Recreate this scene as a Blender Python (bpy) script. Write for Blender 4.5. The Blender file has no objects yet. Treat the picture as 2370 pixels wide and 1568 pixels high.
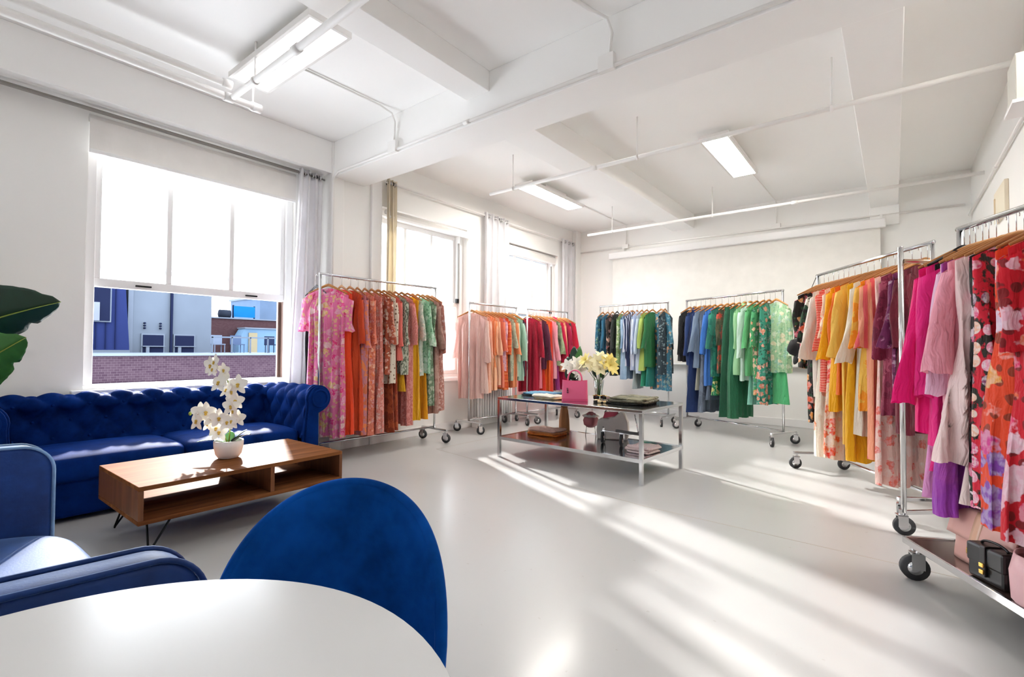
import bpy, math, random
from mathutils import Vector as V, Matrix as M
from math import sin, cos, pi, sqrt, radians
random.seed(7)
scene = bpy.context.scene
COL = scene.collection

# ------------------------------------------------------------------ helpers
class MB:
    def __init__(s): s.v = []; s.f = []
    def add(s, vs, fs):
        o = len(s.v); s.v += [V(p) for p in vs]; s.f += [tuple(i + o for i in f) for f in fs]; return s
    def box(s, x0, x1, y0, y1, z0, z1):
        return s.add([(x0,y0,z0),(x1,y0,z0),(x1,y1,z0),(x0,y1,z0),(x0,y0,z1),(x1,y0,z1),(x1,y1,z1),(x0,y1,z1)],
                     [(3,2,1,0),(4,5,6,7),(0,1,5,4),(1,2,6,5),(2,3,7,6),(3,0,4,7)])
    def obox(s, c, d, l, w, h):
        """box centred at c, long axis d, horizontal width w, height h"""
        c = V(c); d = V(d).normalized(); u = V((0,0,1)) if abs(d.z) < .95 else V((0,1,0))
        e = u.cross(d).normalized(); u = d.cross(e)
        vs = [c + d*(a*l/2) + e*(b*w/2) + u*(k*h/2) for k in (-1,1) for a, b in ((-1,-1),(1,-1),(1,1),(-1,1))]
        return s.add(vs, [(3,2,1,0),(4,5,6,7),(0,1,5,4),(1,2,6,5),(2,3,7,6),(3,0,4,7)])
    def grid(s, fn, nu, nv, cu=False, cv=False):
        vs = [fn(i/(nu if cu else nu-1), j/(nv if cv else nv-1)) for j in range(nv) for i in range(nu)]
        fs = []
        for j in range(nv if cv else nv-1):
            for i in range(nu if cu else nu-1):
                a, b = i, (i+1) % nu; c, d = j, (j+1) % nv
                fs.append((c*nu+a, c*nu+b, d*nu+b, d*nu+a))
        return s.add(vs, fs)
    def tube(s, path, r, n=8, closed=False, cap=True, ry=None):
        P = [V(p) for p in path]; m = len(P); rs = r if isinstance(r, (list, tuple)) else [r]*m
        T = []
        for i in range(m):
            if closed: t = P[(i+1) % m] - P[i-1]
            else: t = P[min(i+1, m-1)] - P[max(i-1, 0)]
            T.append(t.normalized() if t.length > 1e-9 else V((0,0,1)))
        up = V((0,0,1)) if abs(T[0].z) < .9 else V((1,0,0))
        nrm = (up - T[0]*up.dot(T[0])).normalized(); vs = []
        for i in range(m):
            nrm = (nrm - T[i]*nrm.dot(T[i])).normalized(); b = T[i].cross(nrm)
            for k in range(n):
                a = 2*pi*k/n
                vs.append(P[i] + nrm*(cos(a)*rs[i]) + b*(sin(a)*(rs[i] if ry is None else ry*rs[i])))
        fs = []
        for i in range(m if closed else m-1):
            for k in range(n):
                j = (i+1) % m
                fs.append((i*n+k, i*n+(k+1) % n, j*n+(k+1) % n, j*n+k))
        if cap and not closed:
            fs.append(tuple(range(n-1, -1, -1))); fs.append(tuple((m-1)*n+k for k in range(n)))
        return s.add(vs, fs)
    def lathe(s, prof, n=24, c=(0,0,0), ripple=None, cap=False):
        c = V(c); vs = []; m = len(prof)
        for (r, z) in prof:
            for k in range(n):
                a = 2*pi*k/n; q = r*(1 + (ripple(a, z) if ripple else 0))
                vs.append(c + V((q*cos(a), q*sin(a), z)))
        fs = [(i*n+k, i*n+(k+1) % n, (i+1)*n+(k+1) % n, (i+1)*n+k) for i in range(m-1) for k in range(n)]
        if cap: fs.append(tuple(range(n-1,-1,-1))); fs.append(tuple((m-1)*n+k for k in range(n)))
        return s.add(vs, fs)
    def prism(s, poly, axis, a0, a1):
        """extrude a 2D polygon along axis 'x','y','z' from a0 to a1"""
        def q(p, a): return {'x': (a, p[0], p[1]), 'y': (p[0], a, p[1]), 'z': (p[0], p[1], a)}[axis]
        n = len(poly)
        return s.add([q(p, a0) for p in poly] + [q(p, a1) for p in poly],
                     [tuple(range(n-1,-1,-1)), tuple(range(n, 2*n))] + [(i, (i+1) % n, n+(i+1) % n, n+i) for i in range(n)])
    def ball(s, c, r, n=10, m=7, sc=(1,1,1)):
        c = V(c)
        return s.grid(lambda u, v: c + V((r*sc[0]*sin(pi*v)*cos(2*pi*u), r*sc[1]*sin(pi*v)*sin(2*pi*u), -r*sc[2]*cos(pi*v))), n, m, cu=True)

def wmat(o):
    m = M.LocRotScale(o.location, o.rotation_euler, o.scale)
    return (wmat(o.parent) @ m) if o.parent else m

def mesh(name, mb, m, smooth=False):
    me = bpy.data.meshes.new(name)
    me.from_pydata([tuple(p) for p in mb.v], [], mb.f); me.update()
    if m: me.materials.append(m)
    if smooth: me.polygons.foreach_set('use_smooth', [True]*len(me.polygons))
    return me

def obj(name, mb, m, parent=None, smooth=False, bev=0, sub=0, solid=0, local=False, label=None, kind=None):
    if parent is None:
        xs = [p.x for p in mb.v]; ys = [p.y for p in mb.v]; zs = [p.z for p in mb.v]
        o0 = V(((min(xs)+max(xs))/2, (min(ys)+max(ys))/2, min(zs))); mb.v = [p - o0 for p in mb.v]
    elif not local:
        inv = wmat(parent).inverted(); mb.v = [inv @ p for p in mb.v]
    o = bpy.data.objects.new(name, mesh(name, mb, m, smooth)); COL.objects.link(o)
    if parent is None: o.location = o0
    else: o.parent = parent
    if solid:
        k = o.modifiers.new('Solid', 'SOLIDIFY'); k.thickness = solid; k.offset = 0
    if bev:
        k = o.modifiers.new('Bevel', 'BEVEL'); k.width = bev; k.segments = 2; k.limit_method = 'ANGLE'; k.angle_limit = radians(35)
    if sub:
        k = o.modifiers.new('Sub', 'SUBSURF'); k.levels = sub; k.render_levels = sub
    if label: o['label'] = label
    if kind: o['kind'] = kind
    return o

def inst(name, me, parent, loc=(0,0,0), rot=(0,0,0), scale=(1,1,1)):
    o = bpy.data.objects.new(name, me); COL.objects.link(o); o.parent = parent
    o.location = loc; o.rotation_euler = rot; o.scale = scale; return o

def tag(o, label=None, cat=None, group=None, kind=None):
    if label: o['label'] = label
    if cat: o['category'] = cat
    if group: o['group'] = group
    if kind: o['kind'] = kind
    return o

def thing(name, label, cat, loc=(0,0,0), rotz=0, group=None):
    o = bpy.data.objects.new(name, None); COL.objects.link(o); o.empty_display_size = .05
    o.location = loc; o.rotation_euler = (0,0,rotz); return tag(o, label, cat, group)

def struct(name, mb, m, parent=None, **k):
    o = obj(name, mb, m, parent, **k)
    if parent is None: o['kind'] = 'structure'
    return o

def sgroup(name, loc=(0,0,0)):
    o = bpy.data.objects.new(name, None); COL.objects.link(o); o.location = loc; o['kind'] = 'structure'; return o

# ------------------------------------------------------------------ materials
def hx(s):
    s = s.lstrip('#'); c = [int(s[i:i+2], 16)/255 for i in (0,2,4)]
    return tuple((x/12.92 if x <= .04045 else ((x+.055)/1.055)**2.4) for x in c) + (1,)

def nt(name):
    m = bpy.data.materials.new(name); m.use_nodes = True; t = m.node_tree; t.nodes.clear()
    return m, t

def N(t, typ, ins=None, **props):
    n = t.nodes.new(typ)
    for k, v in props.items(): setattr(n, k, v)
    for k, v in (ins or {}).items():
        if isinstance(v, bpy.types.NodeSocket): t.links.new(v, n.inputs[k])
        else: n.inputs[k].default_value = v
    return n

def mixc(t, f, a, b, blend='MIX'):
    n = t.nodes.new('ShaderNodeMix'); n.data_type = 'RGBA'; n.blend_type = blend
    for idx, v in ((0, f), (6, a), (7, b)):
        if isinstance(v, bpy.types.NodeSocket): t.links.new(v, n.inputs[idx])
        else: n.inputs[idx].default_value = v
    return n.outputs[2]

def ramp(t, f, stops, interp='LINEAR'):
    n = t.nodes.new('ShaderNodeValToRGB'); n.color_ramp.interpolation = interp
    e = n.color_ramp.elements
    while len(e) < len(stops): e.new(.5)
    for k, (p, c) in enumerate(stops): e[k].position = p; e[k].color = c if len(c) == 4 else (*c, 1)
    t.links.new(f, n.inputs[0]); return n.outputs[0]

def val(t, op, a, b=0.0, clamp=False):
    n = t.nodes.new('ShaderNodeMath'); n.operation = op; n.use_clamp = clamp
    for i, v in enumerate((a, b)):
        if isinstance(v, bpy.types.NodeSocket): t.links.new(v, n.inputs[i])
        else: n.inputs[i].default_value = v
    return n.outputs[0]

def finish(t, bsdf):
    o = t.nodes.new('ShaderNodeOutputMaterial'); t.links.new(bsdf, o.inputs['Surface'])

def P(t, color, rough=.5, metal=0, bump=None, bs=.2, bd=.01, **k):
    ins = {'Base Color': color, 'Roughness': rough, 'Metallic': metal}
    for a, b in k.items(): ins[a.replace('_', ' ')] = b
    n = N(t, 'ShaderNodeBsdfPrincipled', ins)
    if bump is not None:
        b = N(t, 'ShaderNodeBump', {'Height': bump, 'Strength': bs, 'Distance': bd}); t.links.new(b.outputs[0], n.inputs['Normal'])
    return n.outputs[0]

def coord(t): return t.nodes.new('ShaderNodeTexCoord').outputs['Object']

def noise(t, sc, det=3, vec=None, rough=.5):
    n = N(t, 'ShaderNodeTexNoise', {'Scale': sc, 'Detail': det, 'Roughness': rough})
    t.links.new(vec if vec is not None else coord(t), n.inputs['Vector']); return n.outputs[0]

def plain(name, col, rough=.5, metal=0, var=.06, nsc=4, bs=.0, **k):
    m, t = nt(name); c = hx(col); d = tuple(x*(1-var) for x in c[:3]) + (1,)
    f = noise(t, nsc)
    finish(t, P(t, mixc(t, f, c, d), rough, metal, bump=(noise(t, nsc*30) if bs else None), bs=bs, **k)); return m

def translucent_mix(t, b, col, f):
    tr = N(t, 'ShaderNodeBsdfTranslucent', {'Color': col})
    mx = N(t, 'ShaderNodeMixShader', {0: f}); t.links.new(b, mx.inputs[1]); t.links.new(tr.outputs[0], mx.inputs[2])
    return mx.outputs[0]

FABS = {}
def fabric(kind, cols, sc=8.0, trans=.22, drape=.9):
    key = (kind, tuple(cols), sc, drape)
    if key in FABS: return FABS[key]
    m, t = nt('fabric_' + kind); C = [hx(c) for c in cols]; co = coord(t)
    wob = N(t, 'ShaderNodeTexNoise', {'Scale': sc*.9, 'Detail': 2.0}); t.links.new(co, wob.inputs['Vector'])
    off = N(t, 'ShaderNodeVectorMath', {1: (.5,.5,.5)}, operation='SUBTRACT'); t.links.new(wob.outputs['Color'], off.inputs[0])
    scl = N(t, 'ShaderNodeVectorMath', {'Scale': .55/sc}, operation='SCALE'); t.links.new(off.outputs[0], scl.inputs[0])
    wc = N(t, 'ShaderNodeVectorMath', operation='ADD'); t.links.new(co, wc.inputs[0]); t.links.new(scl.outputs[0], wc.inputs[1]); wc = wc.outputs[0]
    if kind == 'solid':
        c = C[0]; col = mixc(t, noise(t, 6, 3, co), c, tuple(x*.86 for x in c[:3]) + (1,))
    elif kind == 'floral':          # bg, leaf, petals...
        v1 = N(t, 'ShaderNodeTexVoronoi', {'Scale': sc}); t.links.new(wc, v1.inputs['Vector'])
        v2 = N(t, 'ShaderNodeTexVoronoi', {'Scale': sc*1.9}); t.links.new(wc, v2.inputs['Vector'])
        rnd = N(t, 'ShaderNodeSeparateColor'); t.links.new(v1.outputs['Color'], rnd.inputs[0])
        pet = ramp(t, rnd.outputs[0], [(i/len(C[2:]), c) for i, c in enumerate(C[2:])], 'CONSTANT')
        dark = ramp(t, noise(t, sc*3.2, 2, wc), [(.42, (0,0,0)), (.58, (1,1,1))])
        vd = val(t, 'ADD', v1.outputs['Distance'], val(t, 'MULTIPLY', val(t, 'SUBTRACT', noise(t, sc*2.6, 2, co), .5), .7))
        pet2 = mixc(t, .28, pet, (1,1,1,1)); pet = mixc(t, dark, pet, pet2)
        leafm = ramp(t, v2.outputs['Distance'], [(0, (1,1,1)), (.34, (1,1,1)), (.38, (0,0,0))])
        bg = mixc(t, leafm, C[0], mixc(t, .35, C[1], C[0]))
        fl = ramp(t, vd, [(0, (1,1,1)), (.42, (1,1,1)), (.48, (0,0,0))])
        col = mixc(t, fl, bg, pet)
    elif kind == 'blotch':          # painterly wash of several colours
        f = noise(t, sc, 4, wc, .6)
        n = len(C); col = ramp(t, f, [(.28 + .44*i/max(1, n-1), c) for i, c in enumerate(C)], 'LINEAR' if sc < 5 else 'CONSTANT')
    elif kind == 'stripes':
        w = N(t, 'ShaderNodeTexWave', {'Scale': sc, 'Distortion': .6, 'Detail': 1.0}, bands_direction='X'); t.links.new(co, w.inputs['Vector'])
        col = ramp(t, w.outputs[1], [(0, C[0]), (.5, C[1])], 'CONSTANT')
    elif kind == 'bands':
        w = N(t, 'ShaderNodeTexWave', {'Scale': sc, 'Distortion': 3.0, 'Detail': 2.0}, bands_direction='Z'); t.links.new(co, w.inputs['Vector'])
        col = ramp(t, w.outputs[1], [(0, C[0]), (.45, C[1])] + ([(.8, C[2])] if len(C) > 2 else []), 'CONSTANT')
    elif kind == 'dots':
        v1 = N(t, 'ShaderNodeTexVoronoi', {'Scale': sc, 'Randomness': .6}); t.links.new(co, v1.inputs['Vector'])
        col = ramp(t, v1.outputs['Distance'], [(0, C[1]), (.3, C[0])], 'CONSTANT')
    elif kind == 'animal':
        w = N(t, 'ShaderNodeTexWave', {'Scale': sc, 'Distortion': 9.0, 'Detail': 2.0, 'Detail Scale': 1.5}); t.links.new(co, w.inputs['Vector'])
        col = ramp(t, w.outputs[1], [(0, C[0]), (.5, C[1])], 'CONSTANT')
    elif kind == 'roses':           # bands of round roses down a red cloth
        v1 = N(t, 'ShaderNodeTexVoronoi', {'Scale': sc, 'Randomness': .35}); t.links.new(co, v1.inputs['Vector'])
        rnd = N(t, 'ShaderNodeSeparateColor'); t.links.new(v1.outputs['Color'], rnd.inputs[0])
        pet = ramp(t, rnd.outputs[1], [(i/len(C[2:]), c) for i, c in enumerate(C[2:])], 'CONSTANT')
        rings = ramp(t, noise(t, sc*5, 2, wc), [(.4, (0,0,0)), (.6, (1,1,1))])
        pet = mixc(t, rings, pet, mixc(t, .55, pet, (1,1,1,1)))
        fl = ramp(t, v1.outputs['Distance'], [(0, (1,1,1)), (.37, (1,1,1)), (.4, (0,0,0))])
        bg = mixc(t, ramp(t, noise(t, sc*1.6, 3, wc), [(.48, (0,0,0)), (.54, (1,1,1))]), C[0], C[1])
        col = mixc(t, fl, bg, pet)
    mpw = N(t, 'ShaderNodeMapping', {'Scale': (22, 22, 2.2)}); t.links.new(wc, mpw.inputs[0])
    hgt = val(t, 'ADD', noise(t, 1.0, 3, mpw.outputs[0], .55), val(t, 'MULTIPLY', noise(t, 60, 2, co), .06))
    b = P(t, col, .85, bump=hgt, bs=drape, bd=.035, Sheen_Weight=.15)
    finish(t, translucent_mix(t, b, col, trans)); FABS[key] = m; return m

def velvet(name, col, tint, sheen=.55, spec=.012):
    m, t = nt(name); c = hx(col); co = coord(t)
    f = ramp(t, noise(t, 5, 4, co, .65), [(.35, (0,0,0)), (.7, (1,1,1))])
    colr = mixc(t, f, c, tuple(x*.42 for x in c[:3]) + (1,))
    finish(t, P(t, colr, .6, bump=noise(t, 140, 2, co), bs=.15, bd=.003, Specular_IOR_Level=spec, Sheen_Weight=sheen, Sheen_Roughness=.35, Sheen_Tint=hx(tint))); return m

def wood(name, a, b, axis, rough=.35, sc=1.0, plank=.09, spec=.3):
    m, t = nt(name); co = coord(t)
    st = {'x': (1.2, 14, 14), 'y': (14, 1.2, 14), 'z': (14, 14, 1.2)}[axis]
    mp = N(t, 'ShaderNodeMapping', {'Scale': tuple(x*sc for x in st)}); t.links.new(co, mp.inputs[0])
    f = noise(t, 1.6, 5, mp.outputs[0], .6)
    col = mixc(t, ramp(t, f, [(.3, (0,0,0)), (.72, (1,1,1))]), hx(a), hx(b))
    pk = {'x': (0.01, 1/plank, 1/plank), 'y': (1/plank, .01, 1/plank), 'z': (1/plank, 1/plank, .01)}[axis]
    mp2 = N(t, 'ShaderNodeMapping', {'Scale': pk}); t.links.new(co, mp2.inputs[0])
    w = N(t, 'ShaderNodeTexWhiteNoise'); fl = N(t, 'ShaderNodeVectorMath', operation='FLOOR'); t.links.new(mp2.outputs[0], fl.inputs[0]); t.links.new(fl.outputs[0], w.inputs['Vector'])
    col = mixc(t, val(t, 'MULTIPLY', w.outputs['Value'], .45), col, mixc(t, 1.0, col, (.45,.36,.3,1), 'MULTIPLY'))
    finish(t, P(t, col, rough, bump=f, bs=.12, bd=.004, Specular_IOR_Level=spec)); return m

def paint(name, col, rough=.6, bs=.05, var=.03):
    m, t = nt(name); c = hx(col); co = coord(t)
    f = noise(t, 1.3, 4, co)
    finish(t, P(t, mixc(t, f, c, tuple(x*(1-var) for x in c[:3]) + (1,)), rough, bump=noise(t, 22, 4, co), bs=bs, bd=.01)); return m

def emit(name, col, s):
    m, t = nt(name); f = noise(t, 3)
    c = hx(col); e = N(t, 'ShaderNodeEmission', {'Color': mixc(t, f, c, tuple(x*.97 for x in c[:3]) + (1,)), 'Strength': s})
    finish(t, e.outputs[0]); return m

def haze_glass(name, f, col, tint=(1,1,1,1)):
    """clear window glass with a scattering film that imitates white glare"""
    m, t = nt(name)
    n = noise(t, 2.0, 4)
    a = N(t, 'ShaderNodeBsdfTransparent', {'Color': tint}); b = N(t, 'ShaderNodeBsdfTranslucent', {'Color': hx(col)})
    mx = N(t, 'ShaderNodeMixShader', {0: val(t, 'ADD', val(t, 'MULTIPLY', n, .1), f - .05)}); t.links.new(a.outputs[0], mx.inputs[1]); t.links.new(b.outputs[0], mx.inputs[2])
    g = N(t, 'ShaderNodeBsdfGlossy', {'Roughness': .05}); fr = N(t, 'ShaderNodeFresnel', {'IOR': 1.35})
    m2 = N(t, 'ShaderNodeMixShader', {0: fr.outputs[0]}); t.links.new(mx.outputs[0], m2.inputs[1]); t.links.new(g.outputs[0], m2.inputs[2])
    finish(t, m2.outputs[0]); return m

WALL = paint('wall_paint', '#f4f3f0')
CEIL = paint('ceiling_paint', '#faf9f7')
TRIMP = paint('trim_paint', '#f3f2f1', .45)
PIPE = paint('pipe_paint', '#f1efec', .45)
CHROME = plain('chrome', '#d9d9da', .14, 1.0, .05)
STEEL = plain('brushed_steel', '#d3d5d7', .14, 1.0, .08)
BLACKM = plain('black_metal', '#121214', .4, .6)
RUBBER = plain('grey_rubber', '#3a3b3d', .6)
HANGW = wood('hanger_wood', '#d9a066', '#b97a3e', 'x', .4, plank=.5)
HANGB = plain('black_hanger', '#17171a', .4)
CURT = fabric('solid', ['#fefdff'], trans=.4, drape=.3)
CURTC = fabric('solid', ['#efe6d2'], trans=.4, drape=.3)
NAVY = velvet('navy_velvet', '#0a2a6a', '#3f74f0', .1)
NAVYC = velvet('blue_velvet', '#143c80', '#9cc4ff', .65, .3)
PIPING = velvet('pale_piping', '#8fb2d8', '#ffffff', .5)
DARKV = velvet('chair_velvet', '#1150a6', '#5a90f0', .25)
WOODT = wood('acacia_long', '#8a5a38', '#5d3720', 'y', .45, spec=.006)
WOODE = wood('acacia_end', '#80502f', '#552f1a', 'z', .4)
LEAFD = plain('dark_leaf', '#17402f', .35, var=.4, nsc=9)
LEAFG = plain('leaf_green', '#3d7a34', .45, var=.35, nsc=14)
STEMG = plain('stem_green', '#8a9a3a', .5, var=.3, nsc=20)
PETALW = plain('white_petal', '#f6f3ea', .6, var=.05, nsc=20)
PETALY = plain('yellow_lip', '#d9b44a', .6, var=.3, nsc=60)
LILYC = plain('cream_petal', '#f3ecc0', .6, var=.12, nsc=25)
LILYY = plain('yellow_petal', '#efdc7c', .6, var=.15, nsc=25)
CERAM = plain('white_ceramic', '#edebe8', .3, var=.04, nsc=12)
SOIL = plain('soil', '#4b3a2b', .9, var=.4, nsc=60)
GOLD = plain('gold_metal', '#d9b25c', .2, 1.0)

def floor_mat():
    m, t = nt('painted_floor'); co = coord(t)
    f = noise(t, .9, 4, co); c = mixc(t, f, hx('#b7b7b6'), hx('#b2b1af'))
    sp = ramp(t, noise(t, 26, 2, co), [(.74, (0,0,0)), (.78, (1,1,1))]); c = mixc(t, val(t, 'MULTIPLY', sp, .25), c, hx('#8d8378'))
    r = val(t, 'ADD', val(t, 'MULTIPLY', noise(t, 1.2, 2, co),   .05), .3)
    finish(t, P(t, c, r, Coat_Weight=.2, Coat_Roughness=.15)); return m
FLOOR = floor_mat()

# ------------------------------------------------------------------ room shell
CZ = 3.5
struct('floor', MB().box(-5.6, 4.1, -4.1, 8.7, -.1, 0), FLOOR)
ce = MB().box(-5.6, 4.1, -4.1, 8.7, CZ, CZ+.15)
struct('ceiling', ce, CEIL)

def wall_x(mb, x0, x1, y0, y1, holes):
    """wall slab between x0,x1 from y0..y1 with rectangular holes (ya,yb,za,zb)"""
    y = y0
    for (a, b, za, zb) in holes:
        mb.box(x0, x1, y, a, 0, CZ); mb.box(x0, x1, a, b, 0, za); mb.box(x0, x1, a, b, zb, CZ); y = b
    mb.box(x0, x1, y, y1, 0, CZ); return mb
w = MB()
wall_x(w, -5.55, -5.25, -4.1, 3.07, [(-2.6, -.8, .8, 3.02), (1.0, 2.78, .8, 3.08)])
wall_x(w, -5.55, -5.0, 3.07, 8.7, [(3.74, 5.3, .76, 2.93), (6.12, 7.8, .76, 2.93)])
struct('wall_left', w, WALL)
struct('wall_far', MB().box(-5.0, 1.1, 8.5, 8.7, 0, CZ), WALL)
struct('wall_right', MB().box(.8, 1.1, 4.2, 8.5, 0, CZ), WALL)
struct('wall_return', MB().box(1.1, 4.1, 4.2, 4.4, 0, CZ), WALL)
struct('wall_side', MB().box(3.9, 4.1, -4.1, 4.2, 0, CZ), WALL)
struct('wall_back', MB().box(-5.25, 3.9, -4.1, -3.9, 0, CZ), WALL)
# beams
struct('trim_1', MB().box(-5.25, -5.0, -3.9, 3.07, 3.14, CZ), CEIL, bev=.006)            # soffit over the first window
struct('trim_2', MB().box(-5.0, 3.9, 3.08, 3.5, 3.1, CZ), CEIL, bev=.006)              # cross beam
struct('trim_3', MB().box(-2.92, -2.66, -3.9, 3.08, 3.325, CZ), CEIL, bev=.006)        # beam, near bay
struct('trim_4', MB().box(-3.05, -2.68, 3.5, 8.5, 3.25, CZ), CEIL, bev=.006)           # beam, far bay
struct('trim_5', MB().box(-.24, .07, 3.5, 8.5, 3.165, CZ), CEIL, bev=.006)
struct('trim_6', MB().box(-5.27, -4.97, 3.064, 3.215, 0, CZ), WALL, bev=.012)            # pilaster
struct('trim_7', MB().box(-5.0, -4.965, 3.59, 3.74, 0, 3.23), TRIMP, bev=.006)         # casing board by window two
struct('trim_8', MB().box(-5.0, -4.9, 8.32, 8.5, 0, CZ), WALL, bev=.01)                # corner post
struct('trim_9', MB().box(-.25, .08, 8.46, 8.5, 2.9, 3.17), CEIL, bev=.008)
struct('baseboard_far', MB().box(-4.9, .8, 8.475, 8.5, 0, .12), TRIMP, bev=.005)
struct('baseboard_left', MB().box(-5.0, -4.975, 3.215, 8.32, 0, .12), TRIMP, bev=.005)
struct('baseboard_right', MB().box(.775, .8, 4.2, 8.475, 0, .12), TRIMP, bev=.005)
# floor seams
SEAM = plain('floor_seam', '#b8afa4', .7)
sm = MB()
for a, b in (((-4.17,3.93),(-1.467,3.47)), ((-1.467,3.47),(.35,3.38)), ((-4.17,3.93),(-4.14,6.2))):
    d = V((b[0]-a[0], b[1]-a[1], 0)); sm.obox(((a[0]+b[0])/2, (a[1]+b[1])/2, .0006), d, d.length, .006, .001)
struct('trim_10', sm, SEAM)

# ------------------------------------------------------------------ windows
GLASS_UP = haze_glass('glare_glass', .34, '#f4f6f8')  # milky film stands in for the glare that washes out the upper panes
GLASS = haze_glass('window_glass', .25, '#eef3f8')
DARKFR = plain('sash_channel', '#5a4136', .6)
GREYFR = plain('grey_metal_frame', '#8a8580', .5)
def window(n, X, ya, yb, z0, z1, zm, raised):
    """sash window in the plane X (inside face), opening ya..yb, z0..z1, meeting rail at zm"""
    g = sgroup('window_%d' % n, (X, (ya+yb)/2, z0))
    f = MB()
    f.box(X-.2, X, ya, ya+.07, z0, z1); f.box(X-.2, X, yb-.07, yb, z0, z1); f.box(X-.2, X, ya+.07, yb-.07, z1-.09, z1); f.box(X-.2, X+.03, ya+.0, yb-.0, z0-.03, z0+.03)
    obj('window_frame', f, TRIMP, g, bev=.006)
    a, b = ya+.07, yb-.07; w3 = (b-a)/3
    def sash(name, xx, za, zb, mat, glass, th=.05, rail=.06, bars=True):
        s = MB(); s.box(xx-th, xx, a, b, za, za+rail); s.box(xx-th, xx, a, b, zb-rail, zb)
        s.box(xx-th, xx, a, a+.045, za+rail, zb-rail); s.box(xx-th, xx, b-.045, b, za+rail, zb-rail)
        if bars:
            for k in (1, 2): s.box(xx-th, xx, a+w3*k-.022, a+w3*k+.022, za+rail, zb-rail)
        so = obj(name, s, mat, g, bev=.005)
        for k in range(3):
            p = MB().box(xx-th*.6, xx-th*.45, a+w3*k+(.022 if k else .045), a+w3*(k+1)-(.022 if k < 2 else .045), za+rail, zb-rail)
            obj('pane', p, glass, so)
        return so
    if raised:
        so = sash('lower_sash', X-.04, zm-.07, z1-.09, TRIMP, GLASS_UP, rail=.075)
        for yy in (ya+.42, yb-.42): obj('sash_lift', MB().box(X-.04, X-.025, yy-.06, yy+.06, zm-.045, zm-.03), BLACKM, so, bev=.003)
        up = MB().box(X-.16, X-.11, a, b, zm+.1, zm+.15); obj('upper_sash_rail', up, GREYFR, g, bev=.004)
        ring = MB().tube([(X-.1, (a+b)/2-.02+.06*cos(q), zm+.12+.035*sin(q)) for q in [k*pi/12 for k in range(12, 25)]], .005, 6)
        obj('sash_pull', ring, GREYFR, g, smooth=True)
        obj('sash_channel', MB().box(X-.12, X-.045, b-.001, b+.012, z0+.03, zm-.07).box(X-.12, X-.1, b-.03, b, z0+.03, zm-.07), DARKFR, g)
    else:
        sash('upper_sash', X-.1, zm, z1-.09, TRIMP, GLASS_UP)
        sash('lower_sash', X-.04, z0+.03, zm+.06, TRIMP, GLASS)
        obj('sash_chain', MB().box(X-.035, X-.01, b-.012, b+.004, zm+.05, z1-.2), GREYFR, g)
        obj('sash_lock', MB().box(X-.04, X+.0, b-.05, b-.01, zm+.06, zm+.12), BLACKM, g, bev=.003)
    return g
window(1, -5.3, 1.0, 2.78, .8, 3.08, 1.74, True)
window(2, -5.08, 3.74, 5.3, .76, 2.93, 1.78, False)
window(3, -5.08, 6.12, 7.8, .76, 2.93, 1.78, False)
window(4, -5.3, -2.6, -.8, .8, 3.02, 1.74, False)  # unseen window, added to let in extra daylight
struct('trim_11', MB().box(-5.25, -5.18, .92, 2.86, .745, .8), TRIMP, bev=.006)   # sill boards
struct('trim_12', MB().box(-5.0, -4.93, 3.78, 5.38, .70, .75), TRIMP, bev=.006)
struct('trim_13', MB().box(-5.0, -4.93, 6.05, 7.88, .70, .75), TRIMP, bev=.006)

# roller blinds
BLIND = fabric('solid', ['#f5f2ee'], trans=.12, drape=.04)
def blind(X, ya, yb, zt, zb, label):
    t = thing('roller_blind', label, 'blind', (X, (ya+yb)/2, zb))
    obj('fabric_drop', MB().box(X-.008, X, ya, yb, zb+.025, zt-.03), BLIND, t)
    obj('roller', MB().tube([(X-.03, ya, zt-.035), (X-.03, yb, zt-.035)], .032, 14), BLIND, t, smooth=True)
    obj('bottom_bar', MB().box(X-.014, X+.006, ya, yb, zb, zb+.03), TRIMP, t, bev=.004)
blind(-5.17, .99, 2.74, 3.08, 2.755, 'wide white roller blind pulled up over the big window behind the sofa')
blind(-4.945, 3.8, 5.36, 2.9, 2.79, 'white roller blind above the middle window, sharp shadow beneath it')
blind(-5.03, 6.16, 7.76, 2.92, 2.76, 'white roller blind above the window nearest the far corner')

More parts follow.
